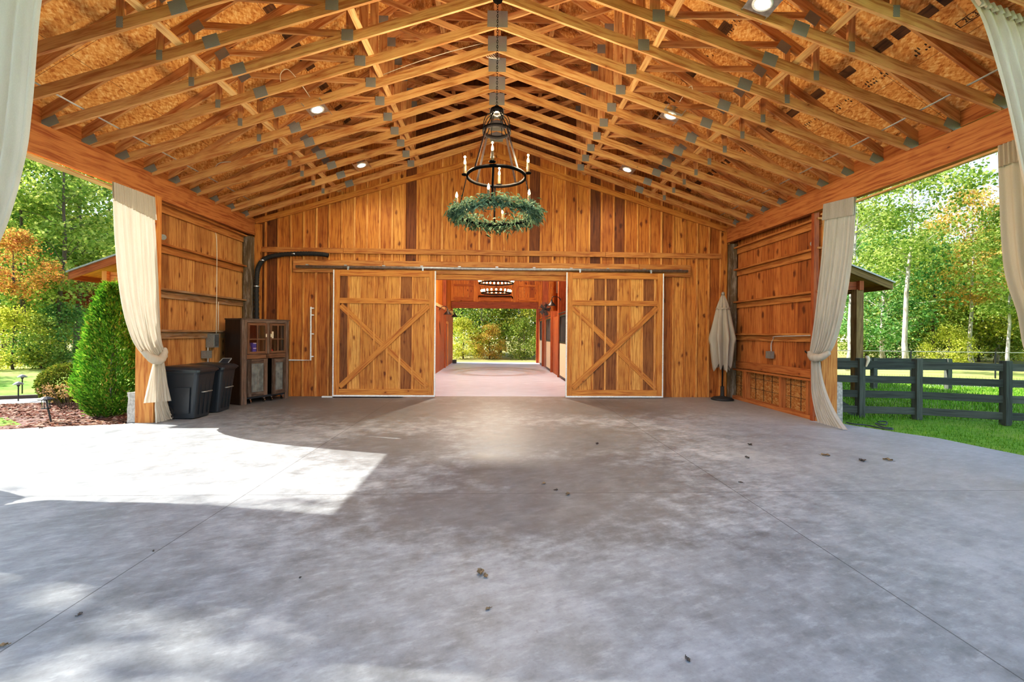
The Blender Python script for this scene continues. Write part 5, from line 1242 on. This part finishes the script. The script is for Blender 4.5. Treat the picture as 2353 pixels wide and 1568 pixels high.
tree(150, 22, 'low', 'lf_deep', 'bark_dark', 'low dark bush at the wood edge above the round boxwood', .7, cat='bush', name='woodland_bush')
tree(60, 38, 'fullb', 'lf_deep', 'bark_dark', 'dark green tree at the very back of the bin-side wood', 1.2)
tree(250, 40, 'fullb', 'lf_green', 'bark_dark', 'green tree at the back behind the lean-to and tied curtain', 1.2)
# through the aisle
tree(1060, 36, 'full', 'lf_deep', 'bark_dark', 'dark green tree at the sconce side of the far opening', .95)
tree(1105, 33, 'fullb', 'lf_green', 'bark_pale', 'green tree in the far opening below the chandelier', .9)
tree(1150, 38, 'full', 'lf_deep', 'bark_dark', 'deep green tree in the middle of the far opening', 1.05)
tree(1195, 34, 'fullb', 'lf_yellow', 'bark_pale', 'light green tree at the stall side of the far opening', .9)
tree(1230, 38, 'full', 'lf_deep', 'bark_dark', 'dark tree behind the stall side of the far opening', 1.05)
tree(1125, 31, 'low', 'lf_amber', 'bark_dark', 'low rusty bush in the far opening at floor level', .55, cat='bush', name='woodland_bush')
tree(1065, 31, 'low', 'lf_yellow', 'bark_dark', 'low light bush at floor level by the sconce wall', .65, cat='bush', name='woodland_bush')
tree(1205, 31, 'low', 'lf_green', 'bark_dark', 'low green bush at floor level by the stalls', .65, cat='bush', name='woodland_bush')
tree(1010, 40, 'full', 'lf_green', 'bark_dark', 'green tree mostly hidden by the red board aisle wall', 1.1)
tree(1160, 46, 'tall', 'lf_green', 'bark_dark', 'tall tree at the very back of the far opening', 1.0)
tree(1290, 40, 'full', 'lf_green', 'bark_dark', 'green tree seen through the small high barn window', 1.05)
for (x_, y_, key, sc_, lab) in ((-20.0, -1.6, 'full', 1.5, 'big green tree added unseen beyond the driveway to block sun, nearer the camera'), (-26.0, 4.8, 'full', 1.1, 'very tall unseen tree added furthest out beyond the driveway to block sun'), (-20.5, 4.8, 'full', 1.0, 'tall unseen tree added beyond the driveway to block sun, before the lawn strip')):  # trees added out of view to keep sun off the near slab
    tt = tree(0, 20, key, 'lf_green', 'bark_dark', lab, sc_, rz=.3); tt.location = (x_, y_, -.06)
    if y_ > 3: tt.scale.z = 2.2
for (x_, y_, key, lm, sc_, lab) in ((27, 18, 'full', 'lf_green', 1.05, 'green tree at the side of the lawn beyond the road'), (31, 15, 'tallb', 'lf_yellow', 1.0, 'yellow-green tall tree at the side of the lawn beyond the road'), (34, 20, 'fullb', 'lf_deep', 1.2, 'deep green tree at the side of the lawn, second row'), (33, 9, 'full', 'lf_amber', 1.0, 'amber tree at the side of the lawn level with the porch'), (36, 3, 'fullb', 'lf_green', 1.2, 'green tree at the side of the lawn level with the porch front'), (-26, 16, 'fullb', 'lf_yellow', .9, 'yellow-green tree at the side of the driveway wood')):
    tt = tree(0, 20, key, lm, 'bark_pale' if x_ > 0 else 'bark_dark', lab, sc_, rz=x_ * .7); tt.location = (x_, y_, -.06)
# ------------------------------------------------------------------ fallen leaves on the concrete
def dry_leaf(px_, py_, size, mat, label, curl=.5, seed=0):
    rg = random.Random(seed + px_); p = onZ(px_, py_, 0); o = MB(); a0 = rg.uniform(0, 6.28); n = 9; L = size * .72; curl *= .55
    for side in (-1, 1):
        rows = []
        for i in range(n):
            f = i / (n - 1); w_ = L * .34 * math.sin(PI * min(1, f * .95 + .03)) * (1 + .3 * math.sin(f * 19)); r = []
            for k in range(4):
                g_ = k / 3; r.append(Vector((L * (f - .5), side * w_ * g_, .004 + curl * L * .5 * g_ * g_ + .12 * L * math.sin(f * 5 + side) ** 2 + .02 * L)))
            rows.append(r)
        o.grid(rows)
    o.tube([(-L * .5, 0, .006), (-L * .75, .01, .012)], .002, 4); o.rot(Matrix.Translation(p) @ Matrix.Rotation(a0, 4, 'Z'))
    zmin = min(v[2] for v in o.v); o.v = [(v[0], v[1], v[2] - zmin + .001) for v in o.v]
    ob = o.build('fallen_leaf', M[mat], smooth=True); return tag(ob, label, 'leaf', 'fallen leaves on the concrete')
for q in ((1104, 1318, .10, 'leafdry', 'curled olive-brown leaf, largest on the open concrete in the middle', .8), (1116, 1326, .07, 'leafdry', 'small curled leaf touching the largest leaf on the concrete', .6),
          (1121, 1401, .05, 'leafdry', 'small brown leaf on the concrete just nearer than the largest leaf', .5), (1305, 1137, .09, 'leafdry', 'brown leaf lying on the cross joint below the sliding doors', .7),
          (1278, 1127, .06, 'leafdark', 'dark leaf just beyond the cross joint beside the brown one', .5), (1250, 1112, .08, 'leafdry', 'faint leaf beyond the cross joint furthest from the fence', .4),
          (1372, 1021, .10, 'leafdark', 'dark leaf in the stained area in front of the stall side door', .6), (1717, 1053, .11, 'leafdark', 'dark leaf in front of the parasol, nearer of two', .5),
          (1723, 1023, .12, 'leafdark', 'dark leaf in front of the parasol, further of two', .5), (1897, 1048, .15, 'leafdry', 'open brown leaf on pale concrete before the curtain by the fence', .5),
          (1981, 1060, .16, 'leafdark', 'broad dark leaf on pale concrete, one of a pair near the lawn', .4), (2040, 1059, .15, 'leafdry', 'broad tan leaf on pale concrete, nearest the lawn edge', .6),
          (1702, 1110, .07, 'leafdark', 'small dark leaf beside the joint crossing on the fence side', .5), (1580, 1518, .05, 'leafdark', 'small black leaf close to the camera on the fence side', .6),
          (184, 1413, .045, 'leafdark', 'tiny dark leaf close to the camera on the bin side', .6), (5, 1487, .06, 'leafdry', 'brown leaf cut by the picture edge on the bin side', .7), (352, 1268, .03, 'leafdark', 'tiny dark speck of leaf beside the long joint on the bin side', .5),
          (690, 1328, .03, 'leafdark', 'tiny leaf fragment between the long joint and the largest leaf', .5), (95, 985, .12, 'leafdark', 'dark leaf on the sunny slab edge by the lantern path light', .6)):
    dry_leaf(*q)
# ------------------------------------------------------------------ light
sun = bpy.data.lights.new('sun', 'SUN'); sun.energy = 11.5; sun.angle = .009; sun.color = (1, .95, .86)
so = bpy.data.objects.new('sun', sun); C.objects.link(so)
S = Vector((-.760, .183, .623)); so.rotation_euler = S.to_track_quat('Z', 'Y').to_euler(); so.location = (-20, 10, 20)
wd = bpy.data.worlds.new('sky'); bpy.context.scene.world = wd; wd.use_nodes = True; nt = wd.node_tree; nt.nodes.clear()
sk = nt.nodes.new('ShaderNodeTexSky'); sk.sky_type = 'NISHITA'; sk.sun_disc = False; sk.sun_elevation = math.asin(.623); sk.sun_rotation = math.atan2(S.x, S.y); sk.air_density = 1.0; sk.dust_density = .5; sk.ozone_density = 1.2
bg = nt.nodes.new('ShaderNodeBackground'); bg.inputs[1].default_value = .36; ou = nt.nodes.new('ShaderNodeOutputWorld'); hs = nt.nodes.new('ShaderNodeHueSaturation'); hs.inputs['Saturation'].default_value = .85; nt.links.new(sk.outputs[0], hs.inputs['Color']); nt.links.new(hs.outputs[0], bg.inputs[0]); nt.links.new(bg.outputs[0], ou.inputs[0])
sc = bpy.context.scene
sc.view_settings.view_transform = 'Standard'; sc.view_settings.look = 'None'; sc.view_settings.exposure = .46; sc.view_settings.gamma = 1.0
sc.view_settings.use_curve_mapping = True
cm = sc.view_settings.curve_mapping; cv = cm.curves[3]
for q in ((.04, .040), (.18, .20), (.5, .54), (.8, .80)): cv.points.new(*q)
cv.points[-1].location = (1.0, .92); cm.update()
cy = sc.cycles
cy.max_bounces = 5; cy.diffuse_bounces = 4; cy.glossy_bounces = 2; cy.transmission_bounces = 3; cy.use_adaptive_sampling = True; cy.adaptive_threshold = .1; cy.adaptive_min_samples = 10; cy.transparent_max_bounces = 8; cy.caustics_reflective = False; cy.caustics_refractive = False; cy.sample_clamp_indirect = 6.0
cy.use_denoising = True
